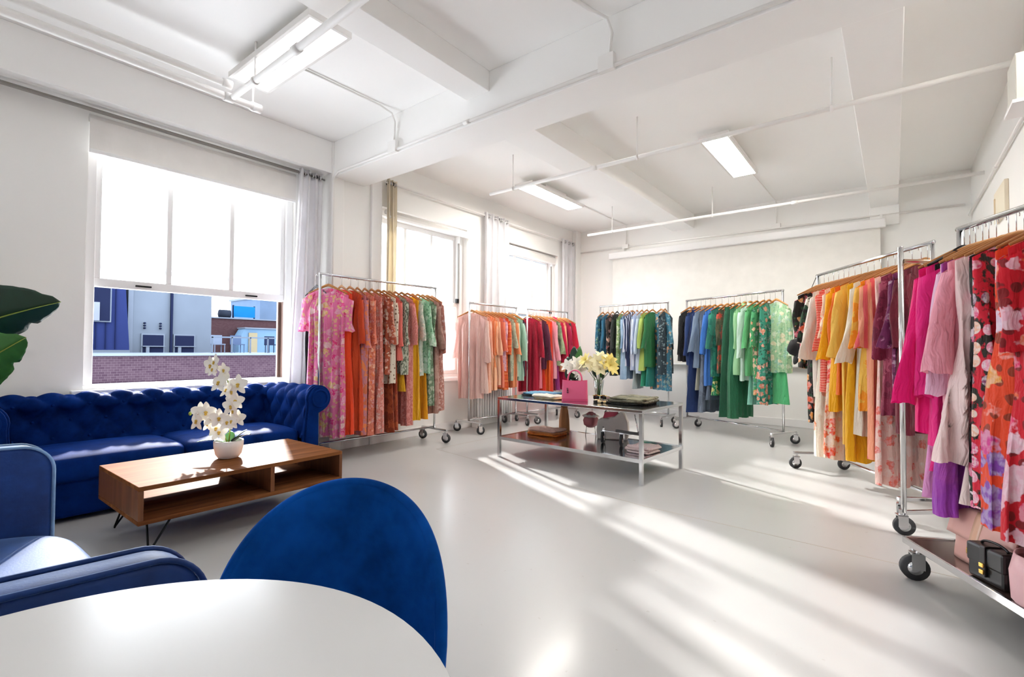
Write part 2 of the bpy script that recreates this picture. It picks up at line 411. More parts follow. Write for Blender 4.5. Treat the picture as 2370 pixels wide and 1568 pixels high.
# curtain rods and curtains
def rod(X, ya, yb, z, label):
    t = thing('curtain_rod', label, 'curtain rod', (X, (ya+yb)/2, z-.02))
    obj('rod', MB().tube([(X, ya, z), (X, yb, z)], .012, 10), GREYFR if X < -5 else PIPE, t, smooth=True)
    for y in (ya+.06, yb-.04):
        obj('bracket', MB().box(X-.075, X, y-.008, y+.008, z-.018, z+.0), PIPE, t)
rod(-5.1, -3.5, 3.04, 3.075, 'long grey double curtain rod under the ceiling beam over the sofa')
obj('rod', MB().tube([(-5.15, -3.5, 3.105), (-5.15, 3.03, 3.105)], .01, 10), GREYFR, [o for o in COL.objects if o.name == 'curtain_rod'][0], smooth=True)
rod(-4.93, 3.76, 5.98, 3.215, 'white curtain rod over the middle window')
rod(-4.93, 6.0, 8.28, 3.215, 'white curtain rod over the window nearest the far corner')
def curtain(X, ya, yb, z, zb, folds, mat, label, ya2=None, yb2=None):
    ya2 = ya if ya2 is None else ya2; yb2 = yb if yb2 is None else yb2
    t = thing('curtain', label, 'curtain', (X, (ya+yb)/2, zb))
    def fn(u, v):
        A = ya + (yb-ya)*u; B = ya2 + (yb2-ya2)*u
        y = A + (B-A)*v
        return V((X + (.032+.012*v)*sin(2*pi*folds*u) + .012*sin(7*u+5*v), y + .012*sin(4*pi*folds*u+1), z+.05 - (z+.05-zb)*v))
    obj('drape', MB().grid(fn, folds*10+1, 22), mat, t, smooth=True, solid=.004)
    for k in range(folds*2):
        u = (k+.5)/(folds*2); y = ya + (yb-ya)*u
        r = [(X + .022*cos(q)*.2 + .02*sin(2*pi*folds*u), y + .0, z + .026*sin(q)) if False else (X + .026*cos(q), y, z + .026*sin(q)) for q in [2*pi*i/14 for i in range(14)]]
        obj('grommet', MB().tube(r, .006, 6, closed=True), BLACKM if k % 2 == 0 else CHROME, t, smooth=True)
curtain(-5.1, 2.73, 3.0, 3.075, .5, 3, CURT, 'white grommet curtain drawn aside between the big window and the pilaster', 2.62, 2.97)
curtain(-4.93, 3.77, 3.92, 3.215, .3, 2, CURTC, 'narrow cream curtain at the left side of the middle window')
curtain(-4.93, 5.6, 6.2, 3.215, .62, 4, CURT, 'white curtain with dark grommets hanging between the two far windows')
curtain(-4.93, 7.82, 8.28, 3.215, .3, 3, CURT, 'white grommet curtain beside the far corner of the room')

# ------------------------------------------------------------------ ceiling lights and services
DIFF = emit('light_panel', '#fdfbff', 3.5)
DIFF2 = emit('light_panel_bright', '#fffaf2', 47)
HOUS = plain('fixture_white', '#e6e3df', .4)
def light(x, y, lx, ly, label, rz=0, z=3.38, m=None):
    t = thing('ceiling_light', label, 'ceiling light', (x, y, z), rz, 'flat ceiling light panels')
    f = MB(); a, b = lx/2, ly/2; r = .022
    for q in ((-a,a,-b,-b+r),(-a,a,b-r,b),(-a,-a+r,-b+r,b-r),(a-r,a,-b+r,b-r)): f.box(q[0],q[1],q[2],q[3],0,.045)
    f.box(-a+r, a-r, -b+r, b-r, .03, .045)
    obj('housing', f, HOUS, t, local=True)
    obj('bracket', MB().box(-a*.55, a*.55, -b*.4, b*.4, .045, CZ-z-.002), HOUS, t, local=True)
    obj('diffuser', MB().box(-a+r, a-r, -b+r, b-r, .012, .028), m or DIFF, t, local=True)
light(-3.67, 1.85, 1.24, .33, 'large glowing light panel at upper left, crossed by a white pipe')
light(-1.47, 5.98, .3, 1.4, 'glowing light panel between the two far ceiling beams', m=DIFF2)
light(-3.94, 5.97, .3, 1.38, 'glowing light panel nearest the far windows', m=DIFF2)
light(-1.0, 1.6, 1.24, .33, 'added fill light panel over the near floor, beyond the top of the picture')  # unseen panel, added to brighten the near bay
light(-3.4, -1.6, 1.24, .33, 'added unseen light panel behind the camera on the window side')  # row of unseen panels behind the camera, added as fill light
light(-.6, -1.6, 1.24, .33, 'added unseen light panel behind the camera in mid room')
light(2.2, -1.6, 1.24, .33, 'added unseen light panel behind the camera on the inner side')
light(1.55, 3.86, 1.24, .3, 'glowing light panel beside the cross beam, beyond the right edge of the picture', m=DIFF2)
light(2.2, 1.6, 1.24, .33, 'added unseen light panel to the right of the camera')  # another unseen panel, added for fill from the right

def pipe(name, label, path, r, couplings=(), hangers=(), cat='pipe'):
    t = thing(name, label, cat, V(path[0]))
    obj('pipe_run', MB().tube(path, r, 10), PIPE, t, smooth=True)
    for (p, d) in couplings:
        p = V(p); d = V(d).normalized(); obj('coupling', MB().tube([p-d*.035, p+d*.035], r*1.28, 10), PIPE, t, smooth=True)
    for (p, zt) in hangers:
        p = V(p); h = obj('hanger_rod', MB().tube([p, (p.x, p.y, zt)], .008, 6), PIPE, t, smooth=True)
        obj('hanger_ring', MB().tube([p + V((0, .0, 0)) + V((r*1.25*0, 0, 0)) - V((.012,0,0)), p + V((.012,0,0))], r*1.3, 10), PIPE, t, smooth=True)
    return t
pipe('sprinkler_pipe', 'upper white pipe along the ceiling beam above the big window', [(-4.25, -3.8, 3.3), (-4.25, 1.62, 3.3), (-4.25, 1.68, 3.3)], .028, [((-4.25, 1.66, 3.3), (0,1,0))], [((-4.25, -.4, 3.3), CZ)])
pipe('sprinkler_pipe', 'lower white pipe along the ceiling above the big window, ending in a capped stub', [(-4.26, -3.8, 3.2), (-4.26, 1.9, 3.2)], .03,
     [((-4.26, 1.68, 3.2), (0,1,0)), ((-4.26, 1.9, 3.2), (0,1,0))], [((-4.26, 1.87, 3.2), CZ)])
pipe('sprinkler_pipe', 'white pipe crossing in front of the large light panel', [(-4.22, 1.7, 3.2), (3.8, 1.58, 3.2)], .026, [((-3.2, 1.686, 3.2), (1,0,0))], [((-3.83, 1.695, 3.2), CZ)])
pipe('sprinkler_pipe', 'long white pipe hanging on rods across the far bay, nearer one', [(-3.95, 4.6, 3.09), (.79, 4.6, 3.09)], .02,
     [((-2.5, 4.6, 3.09), (1,0,0))], [((-3.59, 4.6, 3.09), CZ), ((-2.01, 4.6, 3.09), CZ), ((-.37, 4.6, 3.09), CZ)])
pipe('sprinkler_pipe', 'long white pipe hanging across the far bay close to the far wall', [(-4.05, 7.25, 3.09), (.79, 7.25, 3.09)], .02,
     [((-1.0, 7.25, 3.09), (1,0,0))], [((-3.6, 7.25, 3.09), CZ), ((-2.03, 7.25, 3.09), CZ)])
# surface conduits
c = pipe('conduit', 'white conduit along the lower edge of the cross beam with two boxes', [(-4.955, 3.06, 0.9), (-4.955, 3.06, 3.03), (-4.93, 3.06, 3.09), (-4.86, 3.06, 3.125), (-4.7, 3.06, 3.125), (3.8, 3.06, 3.125)], .014,
     [((-2.9, 3.06, 3.125), (1,0,0)), ((-.4, 3.06, 3.125), (1,0,0))])
for x in (-3.9, -1.56):
    obj('junction_box', MB().box(x-.06, x+.06, 3.035, 3.079, 3.1, 3.215), PIPE, c, bev=.004)
pipe('conduit', 'thin white conduit running off the large light panel to the cross beam', [(-3.86, 2.02, 3.485), (-3.85, 2.86, 3.485), (-3.85, 3.0, 3.46), (-3.87, 3.055, 3.4), (-3.89, 3.06, 3.2)], .009)
pipe('conduit', 'white conduit curving down the cross beam at the top of the picture', [(-1.75, 2.4, 3.485), (-1.62, 2.9, 3.485), (-1.55, 3.04, 3.46), (-1.525, 3.06, 3.36), (-1.54, 3.06, 3.2)], .013)
pipe('conduit', 'thin conduit on the ceiling from the middle light panel to the far wall', [(-1.45, 6.7, 3.488), (-1.42, 8.44, 3.488), (-1.42, 8.482, 3.45), (-1.42, 8.482, 3.11)], .009)
pipe('conduit', 'thin conduit on the ceiling from the light panel near the windows to the far wall', [(-3.95, 6.67, 3.488), (-3.93, 8.44, 3.488), (-3.93, 8.482, 3.45), (-3.93, 8.482, 3.11)], .009)
c = pipe('conduit', 'white conduit along the top of the far wall above the screen', [(-4.89, 8.47, 3.085), (.74, 8.47, 3.04)], .014)
for x in (-3.93, -1.42): obj('junction_box', MB().box(x-.06, x+.06, 8.44, 8.495, 3.05, 3.13), PIPE, c, bev=.004)
pipe('conduit', 'white conduit along the top of the right wall', [(.775, 4.3, 2.9), (.775, 8.46, 2.9)], .014, [((.775, 6.4, 2.9), (0,1,0)), ((.775, 7.6, 2.9), (0,1,0))])
t = thing('wall_unit', 'pale grey box unit mounted high on the right wall', 'wall unit', (.7, 4.33, 2.69))
obj('casing', MB().box(.6, .8, 4.205, 4.46, 2.69, 2.98), plain('unit_grey', '#cfccc2', .5), t, bev=.006)
obj('base_plate', MB().box(.585, .8, 4.19, 4.475, 2.67, 2.69), TRIMP, t)
t = thing('switch_panel', 'small cream switch panel on the right wall beside the far corner', 'panel', (.79, 6.2, 2.37))
obj('panel_box', MB().box(.77, .8, 5.95, 6.5, 2.37, 2.66), plain('panel_cream', '#e9dfc9', .5), t, bev=.005)
obj('button_strip', MB().box(.763, .77, 6.42, 6.46, 2.42, 2.6), plain('strip_tan', '#dcc8a8', .5), t)
# projection screen on the far wall
t = thing('projection_screen', 'wide white pull-down screen covering the far wall', 'screen', (-2.14, 8.42, .9))
SCR = fabric('solid', ['#f5f2ec'], trans=.02, drape=.04)
obj('screen_case', MB().box(-4.22, -.07, 8.34, 8.46, 2.86, 2.98), TRIMP, t, bev=.012)
obj('screen_sheet', MB().box(-4.17, -.13, 8.415, 8.42, .93, 2.88), SCR, t)
obj('bottom_rail', MB().tube([(-4.17, 8.417, .92), (-.13, 8.417, .92)], .014, 8), TRIMP, t, smooth=True)
for x in (-3.95, -.12): obj('bracket', MB().box(x-.015, x+.015, 8.4, 8.5, 2.98, 3.04), PIPE, t)

# radiator
t = thing('radiator', 'white column radiator under the window, behind the peach garment rack', 'radiator', (-4.86, 5.75, 0))
for k in range(15):
    y = 5.37 + k*.056; s = MB()
    for xx in (-4.93, -4.82): s.tube([(xx, y, .12), (xx, y, .58)], .017, 8)
    s.tube([(-4.93, y, .13), (-4.82, y, .13)], .018, 8); s.tube([(-4.93, y, .57), (-4.82, y, .57)], .018, 8)
    obj('radiator_column', s, TRIMP, t, smooth=True)
for z in (.14, .56): obj('header', MB().tube([(-4.875, 5.36, z), (-4.875, 6.17, z)], .016, 8), TRIMP, t, smooth=True)
for y in (5.39, 6.13): obj('foot', MB().box(-4.95, -4.8, y-.012, y+.012, 0, .12), TRIMP, t)

# ------------------------------------------------------------------ sofa
def sofa():
    t = thing('chesterfield_sofa', 'long royal blue velvet chesterfield sofa with deep button tufting below the big window', 'sofa', (-4.7, 1.5, 0))
    Y0, Y1 = .32, 2.66
    # seat base
    obj('sofa_base', MB().box(-5.15, -4.28, Y0+.1, Y1-.14, .03, .27), NAVY, t, bev=.02)
    # two cushions
    def cushion(ya, yb):
        x0, x1, z0, z1 = -4.98, -4.235, .25, .43
        def fn(u, v):
            a = 2*pi*u; n = 5.0
            cx = math.copysign(abs(cos(a))**(2/n), cos(a)); cz = math.copysign(abs(sin(a))**(2/n), sin(a))
            e = 1 - (abs(2*v-1))**14*.16
            x = (x0+x1)/2 + (x1-x0)/2*cx*e; z = (z0+z1)/2 + (z1-z0)/2*cz*e
            if cz > 0: z += .022*cz*sin(pi*v)**.5*max(0, 1-abs(cx)**3)
            return V((x, ya + (yb-ya)*v, z))
        m = MB().grid(fn, 48, 26, cu=True); n = 48
        m.f.append(tuple(range(n-1,-1,-1))); m.f.append(tuple(25*n+k for k in range(n))); return m
    for a, b in ((.5, 1.425), (1.43, 2.33)): obj('seat_cushion', cushion(a, b), NAVY, t, smooth=True)
    def puff(s, y, a, b):
        p = s/b + y/a; q = s/b - y/a
        h = abs(sin(pi*p)*sin(pi*q)) ** .5
        return h
    # back: profile in x,z ; s along the profile
    def back_prof():
        L = [(-4.93 - .07*k/9, .36 + .28*k/9) for k in range(10)]
        c = (-5.07, .69); r = .105
        for k in range(1, 16):
            a = radians(-15 + 15*k*1.25 + 0); L.append((c[0] + r*cos(a)*1.0, c[1] + r*sin(a)))
        L += [(-5.175, .6), (-5.175, .3), (-5.175, .04)]
        return L
    BP = back_prof()
    def arc(L):
        d = [0]
        for i in range(1, len(L)): d.append(d[-1] + math.dist(L[i], L[i-1]))
        return d
    def resample(L, n):
        d = arc(L); out = []
        for k in range(n):
            s = d[-1]*k/(n-1); i = max(j for j in range(len(d)) if d[j] <= s + 1e-9); i = min(i, len(L)-2)
            f = (s-d[i])/(d[i+1]-d[i]); out.append((L[i][0]*(1-f)+L[i+1][0]*f, L[i][1]*(1-f)+L[i+1][1]*f, s))
        return out
    def tuft_sheet(L, n, y0, y1, ny, place, smax, a=.215, b=.26, amp=.042):
        R = resample(L, n); m = MB()
        def fn(u, v):
            i = round(v*(n-1)); p = R[i]; q0 = R[max(0, i-1)]; q1 = R[min(n-1, i+1)]
            tx, tz = q1[0]-q0[0], q1[1]-q0[1]; l = sqrt(tx*tx+tz*tz); nx, nz = tz/l, -tx/l
            y = y0 + (y1-y0)*u; w = 1.0 if p[2] < smax-.08 else max(0, (smax-p[2])/.08)
            d = amp*(puff(p[2]+.02, y-y0, a, b)-.75)*w
            return place(p[0]+nx*d, p[1]+nz*d, y)
        return m.grid(fn, ny, n)
    obj('backrest', tuft_sheet(BP, 60, .46, 2.38, 150, lambda x, z, y: V((x, y, z)), .62), NAVY, t, smooth=True)
    # arms: profile in y,z (outward = +y for the right arm)
    def arm(sgn, yin, name):
        L = [(0 + .03*k/8, .34 + .26*k/8) for k in range(9)]
        c = (.15, .69); r = .122
        for k in range(0, 19):
            a = radians(195 - 15*k); L.append((c[0] + r*cos(a), c[1] + r*sin(a)))
        L += [(.15, .56), (.15, .3), (.15, .03)]
        o = obj(name, tuft_sheet(L, 64, -5.12, -4.23, 60, lambda y, z, x: V((x, yin + sgn*y, z)), .62, a=.2, b=.25, amp=-.03), NAVY, t, smooth=True)
        # front facing: scroll plus panel
        f = MB(); pts = [(yin+sgn*.0, .03)] + [(yin + sgn*p[0], p[1]) for p in L]
        for (x0, x1, k) in ((-4.235, -4.205, 1.0), (-4.205, -4.185, .82)):
            cy = yin + sgn*.1; q = [((p[0]-cy)*k+cy, (p[1]-.5)*(.96 if k < 1 else 1)+.5 if p[1] > .1 else p[1]) for p in pts]
            if sgn < 0: q = q[::-1]
            f.prism(q, 'x', x0, x1)
        pn = obj('arm_front', f, NAVY, o, bev=.006)
        roll = MB().tube([(-4.184, yin + sgn*(.15 + .075*cos(a)), .69 + .075*sin(a)) for a in [2*pi*k/20 for k in range(20)]], .011, 6, closed=True)
        obj('scroll_piping', roll, NAVY, pn, smooth=True)
        return o
    arm(1, 2.33, 'right_arm'); arm(-1, .5, 'left_arm')
    bm = mesh('tuft_button', MB().ball((0,0,0), .012, 8, 5), NAVY, True)
    R = resample(BP, 80)
    loc = wmat(t).inverted()
    for row in range(5):
        s = -.02 + .13*row
        if s < .05: continue
        for k in range(10):
            y = .46 + .215*k + (.1075 if row % 2 else 0); 
            if y > 2.32 or y < .55 or s > .48: continue
            i = min(range(1, 79), key=lambda q: abs(R[q][2]-s)); tx, tz = R[i+1][0]-R[i-1][0], R[i+1][1]-R[i-1][1]; l = sqrt(tx*tx+tz*tz)
            inst('tuft_button', bm, t, loc @ V((R[i][0] - .028*tz/l, y, R[i][1] + .028*tx/l)))
    return t
sofa()

# ------------------------------------------------------------------ coffee table
def coffee():
    t = thing('coffee_table', 'dark wooden box coffee table with open shelves on black hairpin legs', 'coffee table', (-3.6, 1.46, 0))
    x0, x1, y0, y1, z0, z1 = -3.99, -3.2, .85, 2.08, .19, .4; k = .025
    obj('table_top', MB().box(x0, x1, y0, y1, z1-k, z1), WOODT, t, bev=.003)
    obj('table_bottom', MB().box(x0, x1, y0, y1, z0, z0+k), WOODT, t, bev=.003)
    for y in (y0, y1-k): obj('side_panel', MB().box(x0, x1, y, y+k, z0+k, z1-k), WOODE, t, bev=.002)
    obj('divider', MB().box(x0+.02, x1-.004, 1.56, 1.585, z0+k, z1-k), WOODE, t)
    for x, y in ((x0+.12, y0+.12), (x1-.12, y0+.12), (x0+.12, y1-.12), (x1-.12, y1-.12)):
        sx = 1 if x > -3.6 else -1; sy = 1 if y > 1.46 else -1
        f = V((x + sx*.05, y + sy*.05, .008)); a = V((x + sx*.03, y - sy*.07, z0)); b = V((x - sx*.07, y + sy*.03, z0))
        path = [a, a.lerp(f, .96), f + V((0,0,-.003)), b.lerp(f, .96), b]
        obj('hairpin_leg', MB().tube(path, .006, 8).box(x-.06, x+.06, y-.06, y+.06, z0-.004, z0), BLACKM, t, smooth=False)
coffee()

# orchid
def petal_mesh(l, w, cup, name, mat):
    def fn(u, v):
        a = v*l; ww = w*sin(pi*min(.97, .08+v*.9))**.7
        return V((a, (u-.5)*2*ww, cup*(v**2) + .12*ww*abs(2*u-1)**2))
    return MB().grid(fn, 5, 7)
def bloom(r):
    m = MB()
    for k in range(5):
        p = petal_mesh(r, r*(.42 if k in (1, 4) else .3), -.12*r if k % 2 else .12*r, '', None); a = pi/2 + 2*pi*k/5
        R = M.Rotation(a, 4, 'Z'); m.add([R @ q + V((0,0,.003*k)) for q in p.v], p.f)
    return m
BLOOM = mesh('flower', bloom(.066), PETALW, True)
LIP = mesh('lip', MB().ball((0,0,.012), .012, 8, 6, (1, .8, .8)).ball((0,-.012,.016), .008, 8, 6), PETALY, True)
def leaf_blade(m, p0, d, up, L, W, droop, n=9, fold=.15):
    p0, d, up = V(p0), V(d).normalized(), V(up).normalized(); s = d.cross(up).normalized()
    def fn(u, v):
        w = W*sin(pi*min(.985, .04+v*.96))**.75
        return p0 + d*(L*v) + up*(-droop*v*v*L) + s*((u-.5)*2*w) + up*(fold*w*abs(2*u-1))
    return m.grid(fn, 5, n)
def orchid(loc):
    t = thing('potted_orchid', 'white orchid with two flower sprays in a ribbed white pot on the coffee table', 'plant', loc)
    x, y, z = loc
    obj('pot', MB().lathe([(.045,0),(.06,.004),(.078,.03),(.088,.08),(.09,.118),(.086,.122),(.08,.118),(.078,.09)], 48, loc, ripple=lambda a, zz: .025*abs(sin(10*a))), CERAM, t, smooth=True)
    obj('potting_soil', MB().lathe([(.001,.1),(.08,.1)], 24, loc), SOIL, t)
    for k, (a, L, W, dz, dr) in enumerate(((.6, .15, .05, 1.0, .35), (2.6, .1, .03, 1.6, .2), (1.1, .13, .045, 1.4, .2), (4.2, .15, .035, .8, .6))):
        obj('leaf', leaf_blade(MB(), (x + .02*cos(a), y+.02*sin(a), z+.1), (cos(a), sin(a), dz), (-cos(a)*.4, -sin(a)*.4, .6), L, W, dr), LEAFG if k % 2 else LEAFD, t, smooth=True, solid=.003)
    r = V((.79, .61, 0)); toc = V((.62,-.78,.15))
    s1 = [V(loc) + V((0,0,.1)) + r*a + V((0,0,b)) for a, b in ((0,0),(.01,.12),(.015,.22),(.0,.34),(-.012,.42),(-.04,.49),(-.09,.53),(-.14,.545))]
    s2 = [V(loc) + V((0,0,.1)) + r*a + V((0,0,b)) for a, b in ((-.01,0),(-.04,.08),(-.08,.15),(-.14,.2),(-.2,.225),(-.24,.22))]
    st = [obj('stem', MB().tube(s, .0045, 7), STEMG, t, smooth=True) for s in (s1, s2)]
    A = [(-.12,.53),(-.085,.55),(-.09,.50),(-.03,.5),(-.03,.43),(-.045,.41),(.07,.4),(0,.36),(.045,.35),(.05,.29),(.03,.25),(.055,.22),(.07,.17),(.035,.15),(.01,.14)]
    B = [(-.19,.21),(-.14,.21),(-.19,.15),(-.13,.13),(-.1,.17),(-.045,.17),(-.075,.1),(-.05,.07)]
    for spr, stem in ((A, st[0]), (B, st[1])):
        for i, (a, b) in enumerate(spr):
            p = V(loc) + V((0,0,.1)) + r*a + V((0,0,b)) + toc*(.015+.012*(i % 3))
            f = inst('flower', BLOOM, t, wmat(t).inverted() @ p)
            d = (toc + r*random.uniform(-.5,.5) + V((0,0,random.uniform(-.4,.35)))).normalized()
            f.rotation_euler = d.to_track_quat('Z', 'Y').to_euler(); f.scale = (random.uniform(.8,1.1),)*3
            inst('lip', LIP, f)
    for q, p in ((s1[-1], (-.16,.555)), (s2[-1], (-.255,.225)), (s2[-1], (-.27,.2))):
        pp = V(loc) + V((0,0,.1)) + r*p[0] + V((0,0,p[1])); obj('bud', MB().ball(pp, .011, 8, 6, (1,1,1.3)), STEMG, t, smooth=True)
orchid((-3.6, 1.46, .4))

# ------------------------------------------------------------------ loveseat at left foreground
def loveseat():
    t = thing('velvet_loveseat', 'blue velvet loveseat with pale piping, sunlit seat, at the left foreground', 'loveseat', (-1.9, .05, 0))
    yb, yf = -.5, .42
    obj('seat_base', MB().box(-2.66, -1.2, yb, yf-.04, .1, .3), NAVYC, t, bev=.02)
    def cush(u, v):
        a = 2*pi*u; n = 4.0
        cy = math.copysign(abs(cos(a))**(2/n), cos(a)); cz = math.copysign(abs(sin(a))**(2/n), sin(a)); e = 1 - abs(2*v-1)**10*.12
        z = .37 + .085*cz*e + (.03*sin(pi*v)**.6*(1-abs(cy)**2) if cz > 0 else 0) + .006*sin(9*v+5*cy)*cz
        return V((-2.615 + 1.39*v, -.02 + .485*cy*e, z))
    m = MB().grid(cush, 40, 40, cu=True); m.f.append(tuple(range(39,-1,-1))); m.f.append(tuple(39*40+k for k in range(40)))
    obj('seat_cushion', m, NAVYC, t, smooth=True)
    def arm(x0, x1, zt, name, pm):
        pr = [(yb, .1), (yf, .1), (yf, zt-.11)] + [(yf-.1+.1*cos(a), zt-.11+.1*sin(a)) for a in [radians(9*k) for k in range(1, 10)]] + [(yf-.1, zt-.01), (yb, zt+.03)]
        a = obj(name, MB().prism(pr, 'x', x0, x1), NAVYC, t, bev=.018, smooth=True)
        for xx in (x0+.004, x1-.004):
            obj('piping', MB().tube([(xx, p[0]+.002, p[1]) for p in pr[1:]], .006, 6), pm, a, smooth=True, label='satin piping along the arm edge')
    arm(-2.73, -2.63, .775, 'far_arm', PIPING); arm(-1.23, -1.13, .745, 'near_arm', NAVYC)
    bk = MB()
    def bf(u, v): return V((-2.63 + 1.4*u, yb + .02 + .12*sin(pi*v)**.4*(1-.3*v), .3 + .62*v))
    obj('backrest', MB().box(-2.63, -1.23, yb-.12, yb+.1, .12, .9), NAVYC, t, bev=.05)
    for x in (-2.6, -1.26):
        for y in (yb+.05, yf-.1): obj('leg', MB().tube([(x, y, 0), (x, y, .1)], [.014, .02], 10), BLACKM, t, smooth=True)
loveseat()

# ------------------------------------------------------------------ round table and shell chair
t = thing('round_table', 'round white table top filling the lower left foreground', 'table', (-.645, .06, 0))
obj('table_top', MB().lathe([(.001,.712),(.405,.712),(.43,.722),(.437,.734),(.434,.74),(.001,.74)], 96, (-.645,.06,0)), plain('white_laminate', '#d6d5d3', .25, var=.03), t)
obj('pedestal', MB().lathe([(.03,.03),(.03,.712)], 20, (-.645,.06,0)), BLACKM, t, smooth=True)
obj('base_plate', MB().lathe([(.001,0),(.24,0),(.24,.008),(.03,.03),(.001,.03)], 40, (-.645,.06,0)), BLACKM, t, smooth=True)
def chair():
    cx, cy, th, R0, lean, pm, zt, z0 = -.807, .411, 2.14, .269, .105, 1.013, .842, .505
    t = thing('shell_chair', 'navy velvet shell chair with rounded back tucked against the white table', 'chair', (cx, cy, 0))
    def fn(u, v):
        ph = (2*u-1); top = z0 + (zt-z0)*sqrt(max(0, 1-ph*ph)); z = .43 + (top-.43)*v
        rr = R0 + lean*(z-.45) - .02*(1-v)**2; a = th + ph*pm
        return V((cx + rr*cos(a), cy + rr*sin(a), z))
    obj('shell_back', MB().grid(fn, 61, 16), DARKV, t, smooth=True, solid=.024)
    def rim(k):
        u = k/80; p = fn(u, 1.0); return p
    obj('edge_piping', MB().tube([rim(k) for k in range(81)], .0122, 8), DARKV, t, smooth=True)
    obj('seat', MB().lathe([(.001,.4),(.2,.4),(.245,.415),(.262,.44),(.25,.47),(.2,.482),(.001,.486)], 40, (cx,cy,0)), DARKV, t, smooth=True)
    for k in range(4):
        a = th + pi/4 + k*pi/2
        obj('leg', MB().tube([(cx+.14*cos(a), cy+.14*sin(a), .41), (cx+.24*cos(a), cy+.24*sin(a), 0)], [.012,.009], 10), BLACKM, t, smooth=True)
chair()

# ------------------------------------------------------------------ banana leaf plant at the left edge
def big_plant():
    t = thing('bird_of_paradise', 'large dark green banana-leaf plant at the left edge beside the sofa', 'plant', (-4.72, -.25, 0))
    obj('planter', MB().lathe([(.12,0),(.15,.02),(.17,.3),(.175,.34),(.16,.34),(.155,.3)], 32, (-4.72,-.25,0)), CERAM, t, smooth=True)
    obj('potting_soil', MB().lathe([(.001,.31),(.157,.31)], 24, (-4.72,-.25,0)), SOIL, t)
    def leaf(p, d, up, L, W, droop, mat, stem0):
        p, d, up = V(p), V(d).normalized(), V(up).normalized(); s = d.cross(up).normalized(); n = 40
        def fn(u, v):
            w = W*(sin(pi*(.06+.94*v)**.8)**.6 if v < .999 else 0); side = (u-.5)*2
            notch = 1 - .3*max(0, sin(v*13+side*2))**40*abs(side)
            return p + d*(L*v) + up*(-droop*v*v*L) + s*(side*w*notch) + up*(.25*w*abs(side) + .003*sin(v*90)*abs(side))
        lf = obj('leaf', MB().grid(fn, 13, n), mat, t, smooth=True, solid=.002)
        obj('midrib', MB().tube([p + d*(L*k/12) - up*(droop*(k/12)**2*L) - up*.004 for k in range(13)], [.008-.0055*k/12 for k in range(13)], 6), STEMG, lf, smooth=True)
        obj('stalk', MB().tube([stem0, V(stem0).lerp(p, .5) + V((0,0,.12)), p], [.014,.012,.009], 8), STEMG, t, smooth=True)
    S = (-4.72, -.25, .32)
    leaf((-4.6, .05, 1.12), (0, .95, .62), (-.75, -.3, .5), .76, .27, .18, LEAFD, S)
    leaf((-4.62, .1, .78), (0.05, .72, .75), (-.8, -.3, .3), .64, .25, .12, LEAFG, S)
    leaf((-4.8, -.5, 1.2), (-.2, -.7, .8), (0, .6, .6), .7, .13, .3, LEAFD, S)
    leaf((-4.6, -.3, 1.35), (.3, .1, 1), (-.9, 0, .3), .7, .13, .2, LEAFD, S)
big_plant()
# ------------------------------------------------------------------ garment racks
def wheel_parts():
    w = MB().tube([(-.013,0,.055), (.013,0,.055)], .055, 22); w2 = MB().tube([(-.015,0,.055), (.015,0,.055)], .03, 16)
    f = MB(); 
    for x in (-.019, .019): f.obox((x, .012, .09), (0,.25,1), .085, .004, .036) if False else f.box(x-.002, x+.002, -.016, .034, .05, .118)
    f.box(-.021, .021, -.016, .04, .114, .122); f.tube([(0,.016,.12), (0,.016,.15)], .011, 8)
    return mesh('tyre', w, RUBBER, True), mesh('hub', w2, CHROME, True), mesh('fork', f, CHROME)
TYRE, HUB, FORK = wheel_parts()
def caster(parent, p, rot, s=1.0):
    c = bpy.data.objects.new('caster', FORK); COL.objects.link(c); c.parent = parent
    c.location = wmat(parent).inverted() @ V(p); c.rotation_euler = (0,0,rot); c.scale = (s,s,s)
    inst('tyre', TYRE, c); inst('hub', HUB, c); return c
def rack(label, A, B, h, half=.24, group='chrome rolling garment racks', low=None, casters=True):
    A, B = V((*A, 0)), V((*B, 0)); d = (B-A).normalized(); e = V((-d.y, d.x, 0))
    t = thing('garment_rack', label, 'garment rack', (A+B)/2, math.atan2(d.y, d.x), group); zb = .165
    for p in (A, B):
        obj('pole', MB().tube([p + V((0,0,zb)), p + V((0,0,h))], .0135, 12), CHROME, t, smooth=True)
        obj('base_bar', MB().obox(p + V((0,0,zb-.012)), e, half*2, .028, .024), CHROME, t, bev=.004)
        for s in (-1, 1):
            if casters: caster(t, p + e*(s*(half-.015)), random.uniform(-1, 1)*1.2)
    obj('top_bar', MB().tube([A + V((0,0,h)) - d*.0135, B + V((0,0,h)) + d*.0135], .0135, 12), CHROME, t, smooth=True)
    obj('bottom_bar', MB().tube([A + V((0,0,zb+.01)), B + V((0,0,zb+.01))], .0115, 10), CHROME, t, smooth=True)
    return t, A, B, d, e, h

